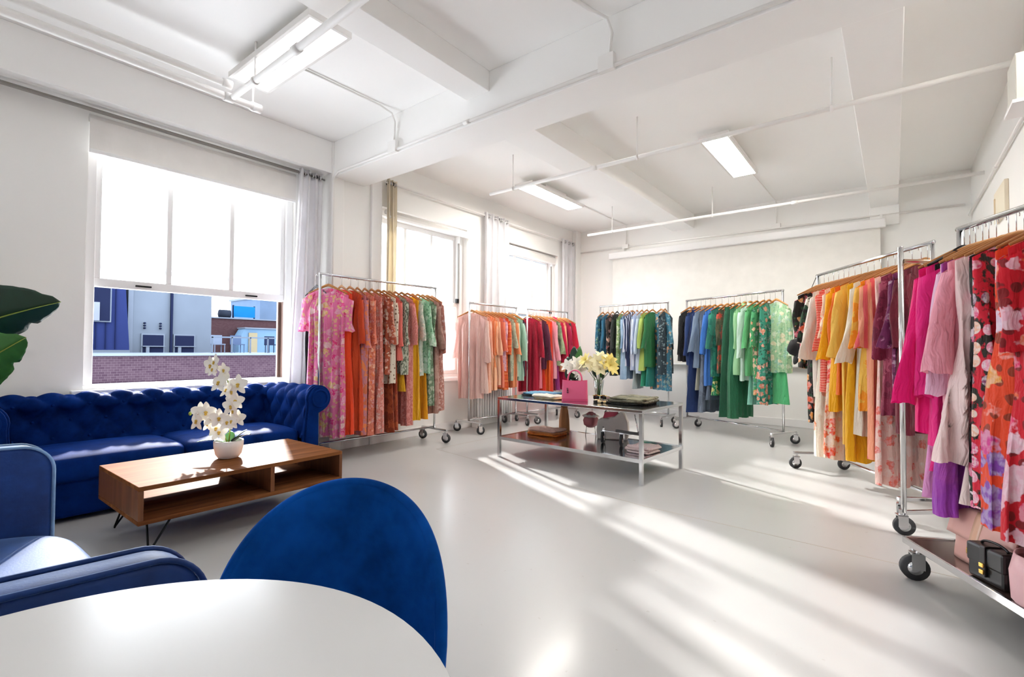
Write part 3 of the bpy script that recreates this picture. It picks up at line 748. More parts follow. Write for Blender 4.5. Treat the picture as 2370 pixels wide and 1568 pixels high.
# hanger meshes
SL = .47
def hanger_meshes():
    pts = []
    for k in range(25):
        x = -.205 + .41*k/24; ax = abs(x); z = -SL*max(0, ax-.02) - .004*min(1, ax/.02)
        pts.append((x, .012*cos(x*7), z))
    arm = MB().tube(pts, [.006 + .009*(1-abs(2*k/24-1)) for k in range(25)], 8, ry=.45)
    hook = [(0,0,-.005), (0,0,.085)] + [(.021 - .021*cos(a) - .0, 0, .098 + .021*sin(a)) for a in [radians(q) for q in (0, 30, 60, 90, 120, 150, 180, 205)]]
    hook = [(p[0] - (.0 if i < 2 else 0), p[1], p[2]) for i, p in enumerate(hook)]
    hk = MB().tube(hook, .0022, 6)
    return (mesh('hanger_arm', arm, HANGW, True), mesh('hanger_arm', MB().add(arm.v, arm.f), HANGB, True), mesh('hook', hk, CHROME, True))
HARM, HARMB, HOOK = hanger_meshes()
HOOKDROP = .108

def garment_parts(L, W=.2, flare=.1, waist=.92, sleeve=0, sw=.075, bell=1.0, thick=.045, folds=4, amp=.024, neck=.075, drop=.07, seed=0, strap=False, collar=False, zt0=0.0):
    R = random.Random(seed); ph = [R.uniform(0, 6.28) for _ in range(8)]
    def sm(x): x = max(0, min(1, x)); return x*x*(3-2*x)
    def body(u, v):
        a = 2*pi*u; ca, sa = cos(a), sin(a)
        wsh = W; wv = W*(1 + (waist-1)*sm(v*L/.4) + flare*sm((v*L-.3)/max(.3, L-.3)))
        if strap: wv *= .78 + .22*sm(v*L/.25)
        x = wv*(math.copysign(abs(ca)**.75, ca))
        x += .01*sm(v*2)*sin(5*v+ph[0])*ca
        t = .011 + (thick-.011)*sm(v*L/.22)
        fr = 1 if sa < 0 else -1
        y = t*math.copysign(abs(sa)**.6, sa)
        q = sm((v*L-.05)/.5)
        y += amp*q*(sin(folds*pi*x/W*1.0 + ph[1] + (0 if sa < 0 else 2)) + .6*sin(folds*1.9*pi*x/W + ph[2] + v*2))*(1 if sa < 0 else -1)*min(1, abs(sa)*2.2)
        ax = abs(x); z0 = -SL*max(0, ax-.02) - .012
        if ax < neck: z0 -= (drop if sa < 0 else drop*.25)*(1-(ax/neck)**2)
        if strap and ax > .13: z0 -= .0
        z = z0 + v*(-L - z0) + .008*sin(6*x/W + ph[3])*sm(v*1.3-.3)
        return V((x, y, z + zt0))
    m = MB().grid(body, 56, 26, cu=True); out = [m]; sl = []
    if sleeve:
        for s in (-1, 1):
            def fn(u, v, s=s):
                a = 2*pi*u; lean = .11 + .05*sin(ph[4+(s > 0)])
                dist = v*sleeve
                c = V((s*(W*.86 + sin(lean)*dist + .012*sin(v*4+ph[6])), .006*sin(v*5+ph[7]), -SL*W*.86 - .035 - cos(lean)*dist))
                r = sw*(1 - .22*sm(v*1.2) + (bell-1)*.55*sm((v-.45)/.55))*.86
                rx = r*(.8 + .2*v); ry = r*.52
                wob = 1 + .10*sin(3*a + ph[5] + v*7)*sm(v*2) + .05*sin(5*a + v*12)
                tilt = -s*.55*(1-v)**2
                return c + V((rx*cos(a)*wob, ry*sin(a)*wob, rx*cos(a)*tilt + (.008*sin(2*a+ph[2]) + .004*sin(5*a+ph[3]))*v))
            sl.append(MB().grid(fn, 20, 18, cu=True))
    co = None
    if collar:
        co = MB()
        def cf(u, v):
            a = 2*pi*u; x = neck*1.05*cos(a); y = .02*sin(a); z0 = -SL*max(0, abs(x)-.02) - (drop*.55*(1-(x/neck/1.05)**2) if sin(a) < 0 else 0)
            return V((x*(1+.18*v), y*(1+1.1*v), z0 + .02 - .035*v + zt0))
        co.grid(cf, 24, 4, cu=True)
    return m, sl, co

SHORT = {'on the rack beside the sofa': 'beside the sofa', 'on the peach rack by the radiator': 'by the radiator', 'on the red rack behind the table': 'behind the table', 'on the teal rack near the corner': 'near the corner',
         'on the far wall rack': 'at the far wall', 'on the yellow rack at right': 'on the yellow rack', 'on the nearest rack': 'on the nearest rack'}
NG = [0]
def hang(rk, t, look, place, cat, fab, L, face=None, hanger='wood', off=0, group=None, hlook=None, skirt=None, trouser=False, bows=False, **k):
    """one garment and the hanger it hangs on, at fraction t of the rail"""
    _, A, B, d, e, h = rk; NG[0] += 1; sd = NG[0]*13+1
    p = A.lerp(B, t) + V((0,0,h + .0135 - .001 - .119 + .0)) + e*off
    R = random.Random(sd)
    rz = math.atan2(e.y, e.x) + R.uniform(-.17, .17) if face is None else face
    hg = thing('clothes_hanger', ('wooden' if hanger == 'wood' else 'black') + ' hanger holding the ' + ' '.join((hlook or look).split()[:8]) + ' ' + SHORT[place], 'hanger', p, rz, 'clothes hangers')
    inst('arm', HARM if hanger == 'wood' else HARMB, hg); inst('hook', HOOK, hg)
    kw = dict(k); kw.setdefault('seed', sd)
    m, sl, co = garment_parts(L, **kw)
    nm = {'dress': 'hanging_dress', 'blouse': 'hanging_blouse', 'shirt': 'hanging_shirt', 'trousers': 'hanging_trousers', 'skirt': 'hanging_skirt', 'jacket': 'hanging_jacket', 'coat': 'hanging_coat', 'scarf': 'hanging_scarf'}[cat]
    g = thing(nm, ' '.join(look.split()[:11]) + ' ' + place, cat, p + V((0,0,-.004)), rz, group or 'clothes ' + place)
    if trouser:
        m = MB()
        for s in (-1, 1):
            def fn(u, v, s=s):
                a = 2*pi*u; w = .1 + .055*v; x = s*.085*(1 if v > .2 else .6+.4*v/.2) + w*cos(a)
                return V((x*(1 + .15*v), .032*sin(a)*(1+.3*v) + .01*sin(3*a+v*3), -.07 - v*(L-.07)))
            m.grid(fn, 24, 22, cu=True)
        obj('trouser_legs', m, fab, g, smooth=True, local=True)
        obj('waistband', MB().grid(lambda u, v: V((.165*cos(2*pi*u), .02*sin(2*pi*u), -.05-.05*v)), 28, 3, cu=True), fab, g, smooth=True, local=True)
        return g
    obj('body' if skirt else 'garment_body', m, fab, g, smooth=True, local=True)
    for s in sl: obj('sleeve', s, fab, g, smooth=True, local=True)
    if co: obj('collar', co, fab, g, smooth=True, local=True)
    if skirt:
        f2, L2 = skirt; ph = R.uniform(0, 6)
        W = k.get('W', .2)
        def fn(u, v):
            a = 2*pi*u; w = W*(.72 + .28*v); x = w*cos(a)
            return V((x, (.028 + .016*v)*sin(a) + .012*v*sin(5*x/W*2 + ph)*abs(sin(a)), -(L-.16) - v*(L2-L+.16)))
        obj('skirt', MB().grid(fn, 48, 16, cu=True), f2, g, smooth=True, local=True, label='skirt in a second colour showing below the top')
    if bows:
        BM = fabric('solid', ['#f0683a'])
        for i in range(5):
            z = -.12 - .17*i; b = MB()
            for s in (-1, 1): b.add([(s*.004-.1,-.05,z-.006),(s*.004-.1,-.06,z+.006),(s*.045-.1,-.06,z+.022),(s*.045-.1,-.055,z-.022)], [(0,1,2,3)])
            obj('bow', b, BM, g, local=True, solid=.006, label='small orange fabric bow')
    return g

S = lambda *c: fabric('solid', list(c))
R1 = rack('chrome garment rack of long dresses beside the sofa', (-4.66, 2.745), (-4.58, 4.28), 1.925)
R2 = rack('chrome garment rack of peach clothes in front of the radiator', (-4.64, 4.98), (-4.62, 6.02), 1.8)
R3 = rack('chrome garment rack of red clothes behind the display table', (-4.58, 6.26), (-4.46, 7.26), 1.8)
R4 = rack('narrow chrome garment rack of teal clothes near the far corner', (-3.97, 7.55), (-2.745, 7.43), 1.9)
R5 = rack('wide chrome garment rack of blue to green clothes along the far wall', (-2.445, 7.40), (-1.07, 6.77), 1.9)
R6 = rack('chrome garment rack of yellow and orange clothes at right', (-.585, 5.65), (.215, 4.38), 1.9)

pl = 'on the rack beside the sofa'
pink_f = fabric('floral', ['#f07fb0', '#e8d48a', '#ee3a8c', '#f9cfd0', '#e5307c', '#f49ac0', '#f2c07a'], 13)
FC = radians(38)
hang(R1, .03, 'long black dress mostly hidden behind the pink floral one', pl, 'dress', S('#1d1b1e'), 1.3, face=radians(0), off=.19, hanger='black', hlook='black dress', W=.11)
hang(R1, .055, 'pink floral maxi dress with short flared sleeves facing outward', pl, 'dress', pink_f, 1.58, face=FC, off=.0, sleeve=.36, sw=.1, bell=1.15, W=.22, waist=.86, flare=.05, thick=.06, folds=5)
hang(R1, .16, 'plain bright orange-red long dress', pl, 'dress', S('#f2440f'), 1.56, W=.2, flare=.12, hlook='orange-red dress')
hang(R1, .225, 'darker rust-orange long dress', pl, 'dress', S('#d94a1c'), 1.52, sleeve=.5, W=.2)
hang(R1, .285, 'terracotta and mauve patterned maxi dress', pl, 'dress', fabric('blotch', ['#d7744e', '#c9808a', '#ef8a52', '#b45a48'], 14), 1.58, sleeve=.55, bell=1.3)
hang(R1, .345, 'coral maxi dress with orange paisley', pl, 'dress', fabric('floral', ['#e2826a', '#d2603f', '#ef7a3c', '#f0a27c', '#d86a5c'], 16), 1.6, sleeve=.5, bell=1.2)
hang(R1, .4, 'dusty pink printed maxi dress with embroidered hem', pl, 'dress', fabric('floral', ['#d9897c', '#c76b5b', '#e8a090', '#d9694f', '#c98f80'], 20), 1.58, flare=.25)
hang(R1, .455, 'rust and tan patchwork blouse', pl, 'blouse', fabric('floral', ['#b5563a', '#8a4a3a', '#d8a884', '#c9704f', '#e8cbb0'], 18), .95, sleeve=.5)
hang(R1, .505, 'cream spotted blouse over a reddish brown skirt', pl, 'dress', fabric('dots', ['#efe3cf', '#8a6a52'], 26), 1.05, sleeve=.5, skirt=(fabric('blotch', ['#8e3a1c', '#b4532c', '#6e2a18'], 12), 1.6))
hang(R1, .555, 'coral pink soft blouse', pl, 'blouse', S('#e9776a'), .8, sleeve=.52, skirt=(fabric('blotch', ['#a4452a', '#c46038', '#7e3420'], 9), 1.58))
hang(R1, .61, 'grey-green zebra print blouse', pl, 'blouse', fabric('animal', ['#6f7a66', '#c6cbb8'], 14), .95, sleeve=.5, bell=1.35, skirt=(S('#e8b21c'), 1.15))
hang(R1, .665, 'dusty rose snakeskin print maxi dress', pl, 'dress', fabric('animal', ['#d27c74', '#e39a90'], 18), 1.55, sleeve=.5)
hang(R1, .72, 'mustard yellow long dress', pl, 'dress', S('#f0b416'), 1.5, sleeve=.0, W=.19)
hang(R1, .77, 'pale grey-green blouse over a yellow skirt', pl, 'dress', fabric('floral', ['#c9d2c2', '#a9b89c', '#e4dccb', '#b8c4b4'], 18), .98, sleeve=.45, skirt=(S('#eebb1c'), 1.5))
hang(R1, .82, 'mint green floral blouse', pl, 'blouse', fabric('floral', ['#a6d2b0', '#3f8a58', '#c4e2c8', '#7fbf94'], 15), .95, sleeve=.52, bell=1.2, skirt=(S('#f0a818'), 1.5))
hang(R1, .87, 'deep sage floral dress', pl, 'dress', fabric('floral', ['#7f9a7c', '#51704e', '#b8c8a8', '#94a88a'], 18), 1.35, sleeve=.5)
hang(R1, .915, 'taupe mauve long dress', pl, 'dress', fabric('blotch', ['#b08478', '#c49a8c', '#a07468'], 12), 1.45, sleeve=.55)
hang(R1, .965, 'dusty brown printed long-sleeved dress at the far end', pl, 'dress', fabric('floral', ['#b4786a', '#96584c', '#cf9a8a', '#a86a5c'], 22), 1.42, sleeve=.6, hlook='dusty brown dress')

pl = 'on the peach rack by the radiator'
hang(R2, .04, 'sheer blush robe facing outward', pl, 'dress', S('#f6cfc6'), 1.22, face=radians(30), sleeve=.55, sw=.085, bell=1.3, W=.2, flare=.0)
hang(R2, .14, 'pale pink wrap dress', pl, 'dress', S('#f4d3c8'), 1.15, sleeve=.6, bell=1.2)
hang(R2, .22, 'pleated peach dress with coral hem', pl, 'dress', fabric('blotch', ['#f7cdb4', '#f6b192', '#f8d8c6'], 4), 1.15, sleeve=.55, folds=8)
hang(R2, .30, 'apricot striped dress', pl, 'dress', fabric('stripes', ['#f8bf96', '#f4975f'], 9), 1.12, sleeve=.5, folds=7)
hang(R2, .38, 'light peach chiffon dress', pl, 'dress', S('#f8c7a4'), 1.05, sleeve=.5, folds=7)
hang(R2, .46, 'salmon coral ruffled dress', pl, 'dress', S('#f4876a'), 1.08, sleeve=.45, bell=1.3)
hang(R2, .54, 'lilac-pink floral blouse', pl, 'blouse', fabric('floral', ['#eab4bc', '#d58aa4', '#f4ccd0', '#c88ab0'], 18), .85, sleeve=.45, bell=1.3)
hang(R2, .61, 'orange dress with dark red waist', pl, 'dress', fabric('bands', ['#ee6a34', '#e2522a', '#f2864a'], 3), 1.12, sleeve=.5)
hang(R2, .68, 'grey-green flecked dress', pl, 'dress', fabric('blotch', ['#a8b39a', '#c4c8ae', '#8ea08c'], 16), 1.0, sleeve=.4)
hang(R2, .75, 'soft orange plain dress', pl, 'dress', S('#f29a68'), 1.1, sleeve=.5)
hang(R2, .83, 'pale sage striped long-sleeved blouse', pl, 'blouse', fabric('stripes', ['#b9d0b8', '#d5ddc2'], 12), .95, sleeve=.6)
hang(R2, .91, 'pale mint long-sleeved dress', pl, 'dress', S('#b6dcc6'), 1.0, sleeve=.6)
hang(R2, .97, 'black and plum draped blouse', pl, 'blouse', fabric('blotch', ['#2c2630', '#4a2440', '#1e1c22'], 5), .95, sleeve=.55)

pl = 'on the red rack behind the table'
hang(R3, .04, 'deep crimson velvet dress', pl, 'dress', S('#b80f34'), 1.2, sleeve=.55)
hang(R3, .13, 'rose pink sleeveless dress', pl, 'dress', S('#e8788c'), 1.15)
hang(R3, .21, 'dark plum satin blouse', pl, 'blouse', S('#5a1638'), .85, sleeve=.6, bell=1.2, skirt=(S('#f03a24'), 1.2))
hang(R3, .30, 'warm orange pleated dress', pl, 'dress', S('#f4641c'), 1.2, folds=7)
hang(R3, .38, 'scarlet orange long dress', pl, 'dress', S('#f43a1c'), 1.24, folds=6)
hang(R3, .47, 'pale pink long-sleeved dress', pl, 'dress', S('#f2a8b6'), 1.0, sleeve=.6, skirt=(S('#7a1030'), 1.2))
hang(R3, .56, 'olive and black blouse with sage panel', pl, 'blouse', fabric('blotch', ['#4a4a30', '#a8b88e', '#2a2a20'], 4), .8, sleeve=.5, skirt=(S('#a83a86'), 1.2))
hang(R3, .65, 'magenta red shirt', pl, 'shirt', S('#d8144a'), .75, sleeve=.58, collar=True)
hang(R3, .73, 'peach wrap blouse', pl, 'blouse', S('#f6b08a'), .9, sleeve=.55)
hang(R3, .81, 'raspberry long dress', pl, 'dress', S('#c01a4c'), 1.2, sleeve=.5)
hang(R3, .89, 'black dress with yellow flowers', pl, 'dress', fabric('floral', ['#1c1a18', '#1c1a18', '#8a8a3a', '#1c1a18', '#1c1a18'], 7), 1.2)
hang(R3, .96, 'bright crimson blouse at the far end', pl, 'blouse', S('#d4163c'), .85, sleeve=.58)

pl = 'on the teal rack near the corner'
hang(R4, .05, 'dark teal patterned dress', pl, 'dress', fabric('floral', ['#2a6a84', '#1c4a60', '#4a8aa0', '#3a7a60'], 16), .95, sleeve=.5)
hang(R4, .13, 'plain petrol blue dress', pl, 'dress', S('#2b6f90'), 1.0, sleeve=.5)
hang(R4, .21, 'black and blush floral blouse with tie', pl, 'blouse', fabric('floral', ['#3a3330', '#2a2422', '#d8a890', '#c98a8a'], 12), .95, sleeve=.45)
hang(R4, .28, 'charcoal black dress', pl, 'dress', S('#2a3230'), 1.05, sleeve=.5, hanger='black')
hang(R4, .36, 'olive green print blouse', pl, 'blouse', fabric('floral', ['#8aa86a', '#5a8a4a', '#b8c89a', '#7a9a6a'], 18), .9, sleeve=.5)
hang(R4, .44, 'faded light blue denim dress', pl, 'dress', fabric('blotch', ['#8fb2d4', '#a8c4de', '#6f96c0'], 3), 1.1, sleeve=.5)
hang(R4, .51, 'navy and white sailor shirt', pl, 'shirt', fabric('stripes', ['#22325a', '#d8dfee'], 7), .9, sleeve=.55, collar=True)
hang(R4, .58, 'blue and white pinstripe shirt', pl, 'shirt', fabric('stripes', ['#b4c4e4', '#dde6f4'], 16), .95, sleeve=.58, collar=True, skirt=(S('#a8b4b8'), 1.25))
hang(R4, .65, 'icy pale blue shirt dress', pl, 'dress', S('#c4d4ea'), 1.0, sleeve=.58)
hang(R4, .72, 'yellow-green blouse', pl, 'blouse', S('#b4cc6a'), .95, sleeve=.5, skirt=(S('#2f9a78'), 1.2))
hang(R4, .80, 'dark green blouse', pl, 'blouse', S('#2f7a4a'), .9, sleeve=.5, skirt=(S('#2a8a80'), 1.2))
hang(R4, .90, 'large teal floral dress facing outward', pl, 'dress', fabric('floral', ['#4a8aa4', '#2f6f8c', '#7aa8a8', '#4a9ab4', '#d8a070'], 16), 1.25, face=radians(-30), sleeve=.42, W=.21)
hang(R4, .97, 'dark slate dotted dress at the near end', pl, 'dress', fabric('dots', ['#2c3e48', '#8aa4ac'], 22), 1.0, sleeve=.5)

pl = 'on the far wall rack'
hang(R5, .05, 'black short jacket', pl, 'jacket', S('#17181c'), .8, sleeve=.58, thick=.06)
hang(R5, .115, 'navy denim jacket', pl, 'jacket', S('#1f3a70'), .85, sleeve=.6, collar=True, skirt=(S('#24508c'), 1.25))
hang(R5, .175, 'dark navy wide trousers', pl, 'trousers', S('#1f3a72'), 1.52, trouser=True)
hang(R5, .23, 'grey-blue denim shirt', pl, 'shirt', S('#7a8ea6'), .88, sleeve=.55, collar=True, skirt=(S('#b4b6a8'), 1.2))
hang(R5, .285, 'slate grey long skirt set', pl, 'dress', fabric('blotch', ['#6a7688', '#5a6678', '#7a8698'], 5), 1.5, W=.2)
hang(R5, .345, 'cobalt blue long-sleeved dress', pl, 'dress', S('#3a78cc'), 1.12, sleeve=.58, skirt=(S('#66748c'), 1.32))
hang(R5, .415, 'teal green blouse', pl, 'blouse', fabric('blotch', ['#2a8a74', '#1f6f60', '#3a9a70'], 6), 1.0, sleeve=.5, bell=1.2, skirt=(fabric('floral', ['#1f8a54', '#156040', '#c8c870', '#2a9a64'], 14), 1.25))
hang(R5, .485, 'dark olive blouse with red tie', pl, 'blouse', fabric('blotch', ['#3a3f2a', '#4a4a30', '#b4402a', '#2f3524'], 9), .95, sleeve=.45)
hang(R5, .545, 'dark green long trousers', pl, 'trousers', S('#25684c'), 1.52, trouser=True)
hang(R5, .605, 'forest green long dress', pl, 'dress', S('#2f7a56'), 1.52, flare=.2)
hang(R5, .665, 'pale lime green shirt', pl, 'shirt', S('#9fd4a0'), .95, sleeve=.5, collar=True)
hang(R5, .72, 'white mint long-sleeved shirt', pl, 'shirt', S('#cfeadc'), 1.02, sleeve=.62, collar=True)
hang(R5, .775, 'spring green blouse', pl, 'blouse', S('#62b878'), .95, sleeve=.5, skirt=(S('#8fd4c0'), 1.32))
hang(R5, .84, 'green and coral tropical print dress', pl, 'dress', fabric('floral', ['#4aa068', '#1f6a4c', '#e4a070', '#2a8a6a', '#f0c8a0'], 13), 1.2, sleeve=.48)
hang(R5, .89, 'aqua dress with black floral print', pl, 'dress', fabric('floral', ['#3a9a80', '#1a2a24', '#e09070', '#2a7a64'], 14), 1.3)
hang(R5, .945, 'large pale green floral blouse facing outward over a green skirt', pl, 'blouse', fabric('floral', ['#a8cca0', '#7ab48a', '#dcd4ac', '#c8dcb8', '#88bca0'], 15), .9, face=radians(-40), off=-.02, sleeve=.58, bell=1.25, W=.22, skirt=(S('#52b878'), 1.28), hlook='pale green floral blouse')

pl = 'on the yellow rack at right'
hang(R6, .03, 'black and red floral blouse', pl, 'blouse', fabric('floral', ['#2a2420', '#3a5a3a', '#e0522a', '#d83a5a', '#e8a05a'], 12), .8, sleeve=.4)
hang(R6, .08, 'narrow olive green fringed scarf', pl, 'scarf', fabric('blotch', ['#5a6a3a', '#3f4a2a', '#77824c'], 20), 1.2, W=.06, waist=1, flare=.2, neck=.03, drop=.02)
hang(R6, .13, 'black, orange and white floral dress', pl, 'dress', fabric('floral', ['#231f1e', '#2f5a3c', '#f0a04a', '#f4ead8', '#e05a30'], 9), 1.3, sleeve=.45, bell=1.2)
hang(R6, .19, 'ivory sheer long-sleeved blouse', pl, 'blouse', S('#f4e9dc'), 1.05, sleeve=.6, bell=1.35, sw=.09)
hang(R6, .245, 'cream long dress with orange flecks', pl, 'dress', fabric('floral', ['#f6ecd8', '#f6ecd8', '#f0dcc0', '#ef8a48', '#f4e6d0', '#f4e6d0'], 9), 1.6, W=.2)
hang(R6, .30, 'red and white zigzag blouse', pl, 'blouse', fabric('bands', ['#ea3a24', '#f6d8c8', '#f25a3a'], 14), 1.0, sleeve=.52)
hang(R6, .35, 'orange floral maxi dress', pl, 'dress', fabric('floral', ['#f6dcc4', '#f4b088', '#f2521c', '#ee6a2a', '#f8e4d4', '#f03a20'], 12), 1.58, sleeve=.4)
hang(R6, .41, 'golden yellow long blouse', pl, 'blouse', S('#fcb908'), 1.15, sleeve=.6, bell=1.2)
hang(R6, .47, 'tangerine orange blouse', pl, 'blouse', S('#f7791c'), 1.0, sleeve=.5)
hang(R6, .53, 'pale yellow flowing dress', pl, 'dress', S('#fbd061'), 1.4, sleeve=.58, bell=1.2)
hang(R6, .585, 'deep yellow full-length dress', pl, 'dress', S('#f6b90c'), 1.52, W=.22, flare=.2)
hang(R6, .64, 'ivory white long-sleeved dress', pl, 'dress', S('#f4ead6'), 1.3, sleeve=.62, bell=1.35)
hang(R6, .695, 'amber orange print blouse', pl, 'blouse', fabric('blotch', ['#f59a18', '#f4c04a', '#ee7a28'], 8), 1.1, sleeve=.5)
hang(R6, .75, 'coral pink striped dress', pl, 'dress', fabric('stripes', ['#ee6a6e', '#f6a884'], 6), 1.45, sleeve=.5)
hang(R6, .81, 'blush pink dress with red hem print', pl, 'dress', fabric('floral', ['#f4d0c4', '#f4d0c4', '#ee7a6a', '#f4c4b8', '#f6d8cc'], 14), 1.62)
hang(R6, .87, 'burgundy paisley dress', pl, 'dress', fabric('blotch', ['#7a1f3c', '#8e2a48', '#b4526a', '#64162e'], 9), 1.1, sleeve=.58)
hang(R6, .93, 'plum floral blouse', pl, 'blouse', fabric('floral', ['#7a2a5c', '#4a1434', '#b85a9a', '#943a70'], 12), .95, sleeve=.5)
hang(R6, .97, 'dark wine red long dress at the near end', pl, 'dress', fabric('blotch', ['#5c1426', '#7a1c30', '#4a0e1e'], 4), 1.2, sleeve=.5)

# black hat hung on the left pole of the yellow rack
t = thing('sun_hat', 'black wide-brimmed hat poking out left of the yellow-orange rack', 'hat', (-.765, 5.765, 1.06), 0)
hm = MB().lathe([(.001,.1),(.06,.095),(.085,.06),(.09,.0),(.17,-.012),(.172,-.008),(.088,.006)], 32)
ho = obj('hat_shell', hm, plain('black_felt', '#161517', .85), t, smooth=True, local=True)
ho.rotation_euler = (0, radians(-72), radians(20)); ho.location = (0,0,.12)
obj('hat_cord', MB().tube([(-.765, 5.765, 1.2), (-.72, 5.73, 1.6), (-.60, 5.665, 1.885)], .003, 5), BLACKM, t)

# small two-post frame between the yellow rack and the nearest rack
t = thing('garment_stand', 'narrow chrome two-post garment stand in front of the wine red clothes', 'garment rack', (.2, 4.1, 0))
A8, B8 = V((.04, 3.96, 0)), V((.36, 4.25, 0)); d8 = (B8-A8).normalized(); e8 = V((-d8.y, d8.x, 0))
for p, hh in ((A8, 1.815), (B8, 1.74)): obj('pole', MB().tube([p + V((0,0,.14)), p + V((0,0,hh))], .015, 12), CHROME, t, smooth=True)
obj('hang_bar', MB().tube([A8 + V((.015, -.0, 1.725)), B8 + V((.02, 0, 1.725))], .014, 12), plain('reflection_tint_chrome', '#c9a48c', .2, 1.0), t, smooth=True)  # reddish tint imitates a warm reflection on the chrome tube
obj('base_bar', MB().obox((A8+B8)/2 + V((0,0,.14)), d8, .43, .026, .026), CHROME, t, bev=.004)
for p in (A8, B8): caster(t, p, 1.9, 1.05)
for p in (A8, B8): obj('pole_cap', MB().ball(p + V((0,0,1.815 if p is A8 else 1.74)), .016, 10, 6, (1,1,.5)), CHROME, t, smooth=True)

# nearest rack with the bag shelf
A7, B7 = (.27, 3.34), (.97, 2.03)
R7 = rack('nearest chrome garment rack with a low shelf of handbags at right edge', A7, B7, 1.775, half=.24, casters=False)
t7 = R7[0]; a7, b7, d7, e7 = R7[1], R7[2], R7[3], R7[4]
sh = MB(); cen = (a7+b7)/2 + V((0,0,.19)); Ls = (b7-a7).length + .06
sh.obox(cen, d7, Ls, .5, .012); obj('shelf_board', sh, plain('dark_shelf_metal', '#8d7b74', .22, .85), t7)
for s in (-1, 1):
    obj('shelf_rail', MB().obox(cen + e7*(s*.255) + V((0,0,-.004)), d7, Ls, .014, .034), CHROME, t7, bev=.003)
for k in (-1, 1):
    obj('shelf_end', MB().obox(cen + d7*(k*Ls/2) + V((0,0,-.004)), e7, .52, .014, .034), CHROME, t7, bev=.003)
    for s in (-1, 1): caster(t7, cen*1 + V((0,0,-.19)) + d7*(k*(Ls/2-.04)) + e7*(s*.23), .5+s*.7, 1.12)
obj('rear_hang_bar', MB().tube([a7 + V((.09,.08,1.69)), b7 + V((.09,.04,1.69))], .012, 10), CHROME, t7, smooth=True)

pl = 'on the nearest rack'
hang(R7, .02, 'hot magenta long-sleeved blouse over an orchid pink skirt', pl, 'dress', S('#f4087c'), .92, sleeve=.66, sw=.08, W=.205, skirt=(S('#eda6d8'), 1.24))
hang(R7, .045, 'black top with red collar', pl, 'blouse', S('#1d191b'), .7, hanger='black', W=.17, collar=True)
hang(R7, .07, 'bright fuchsia blouse with a matching short skirt', pl, 'dress', S('#f52a8c'), .98, sleeve=.62, W=.2, skirt=(S('#f0268a'), 1.1), thick=.03)
hang(R7, .10, 'pale lilac pink blouse with tie cuffs', pl, 'blouse', S('#f8cbe4'), .9, sleeve=.6, bell=1.3, W=.2, thick=.03)
hang(R7, .125, 'purple and violet sheer dress', pl, 'dress', fabric('blotch', ['#b04ac0', '#9a3aac', '#c45aa8'], 3), 1.28, W=.2, flare=.2, thick=.03, amp=.035)
hang(R7, .155, 'rose pink sheer tunic with wide sleeves', pl, 'dress', S('#ffb2c2'), .95, sleeve=.5, sw=.075, bell=1.5, W=.2, flare=.15, amp=.035, folds=5)
hang(R7, .20, 'pale blush chiffon dress with orange bows', pl, 'dress', S('#ffe4e0'), 1.02, W=.2, flare=.55, bows=True, skirt=(S('#fbe4de'), 1.2), amp=.035, folds=5)
ROSE = fabric('roses', ['#e0243c', '#2c2a22', '#f28aa8', '#f6c0a0', '#e85a8c', '#f4a0b8', '#8a4a70'], 14)
hang(R7, .228, 'black and pink floral long dress', pl, 'dress', fabric('floral', ['#241f1e', '#2f4a30', '#ee5a94', '#f4e4ea', '#f0709c'], 16), 1.2, W=.19, amp=.03)
hang(R7, .255, 'red long dress patterned with rows of pink roses', pl, 'dress', ROSE, 1.18, W=.215, amp=.03)
BIGF = fabric('floral', ['#ee4a24', '#3a2a1c', '#d83a90', '#f0a03a', '#e8d0e4', '#f4522c', '#8a4ab0'], 9)
hang(R7, .335, 'orange-red long dress with big violet flowers', pl, 'dress', BIGF, 1.24, W=.21, flare=.25, amp=.035)
hang(R7, .40, 'scarlet floral maxi dress at the picture edge', pl, 'dress', fabric('floral', ['#d8182c', '#2a201c', '#e8306c', '#f06a3a', '#f0b8c8'], 10), 1.26, W=.21, flare=.2, sleeve=.4)
hang(R7, .52, 'deep red printed dress beyond the picture edge', pl, 'dress', fabric('floral', ['#b81830', '#5a1420', '#e05a7c', '#f08a6a'], 11), 1.4, W=.2)

# handbags on the shelf
def oriented(c, d, dims, mb=None):
    mb = mb or MB(); return mb.obox(c, d, *dims)
PB = plain('dusty_pink_leather', '#cf9d92', .35, var=.1); PBD = plain('tan_patent', '#d2a68c', .2)
zs = .197; dv = d7; ev = e7
c0 = a7 + d7*.335 + e7*(-.08) + V((0,0,zs))
t = thing('handbag', 'dusty pink structured satchel standing on the low rack shelf', 'handbag', c0, math.atan2(d7.y, d7.x))
def satchel(u, v):
    a = 2*pi*u; n = 5; cx = math.copysign(abs(cos(a))**(2/n), cos(a)); cy = math.copysign(abs(sin(a))**(2/n), sin(a))
    z = .235*v; k = 1 - .06*v; ky = (1 - .62*v**1.6)
    return V((.19*cx*k, .085*cy*ky, z))
m = MB().grid(satchel, 40, 14, cu=True); m.f.append(tuple(13*40+k for k in range(40))); m.f.append(tuple(range(39,-1,-1)))
obj('bag_body', m, PB, t, smooth=True, local=True)
obj('flap', MB().grid(lambda u, v: V(((u-.5)*.37, -.037 - .048*v**.8 - .004, .238 - .13*v**1.2)), 12, 8), PB, t, smooth=True, local=True, solid=.006)
obj('strap', MB().grid(lambda u, v: V((-.02+(u-.5)*.05, -.05 - .05*v**.8, .238 - .17*v)), 4, 8), PBD, t, smooth=True, local=True, solid=.005, label='tan patent strap')
obj('clasp', MB().box(-.04, 0, -.107, -.098, .055, .08), GOLD, t, local=True, bev=.003)
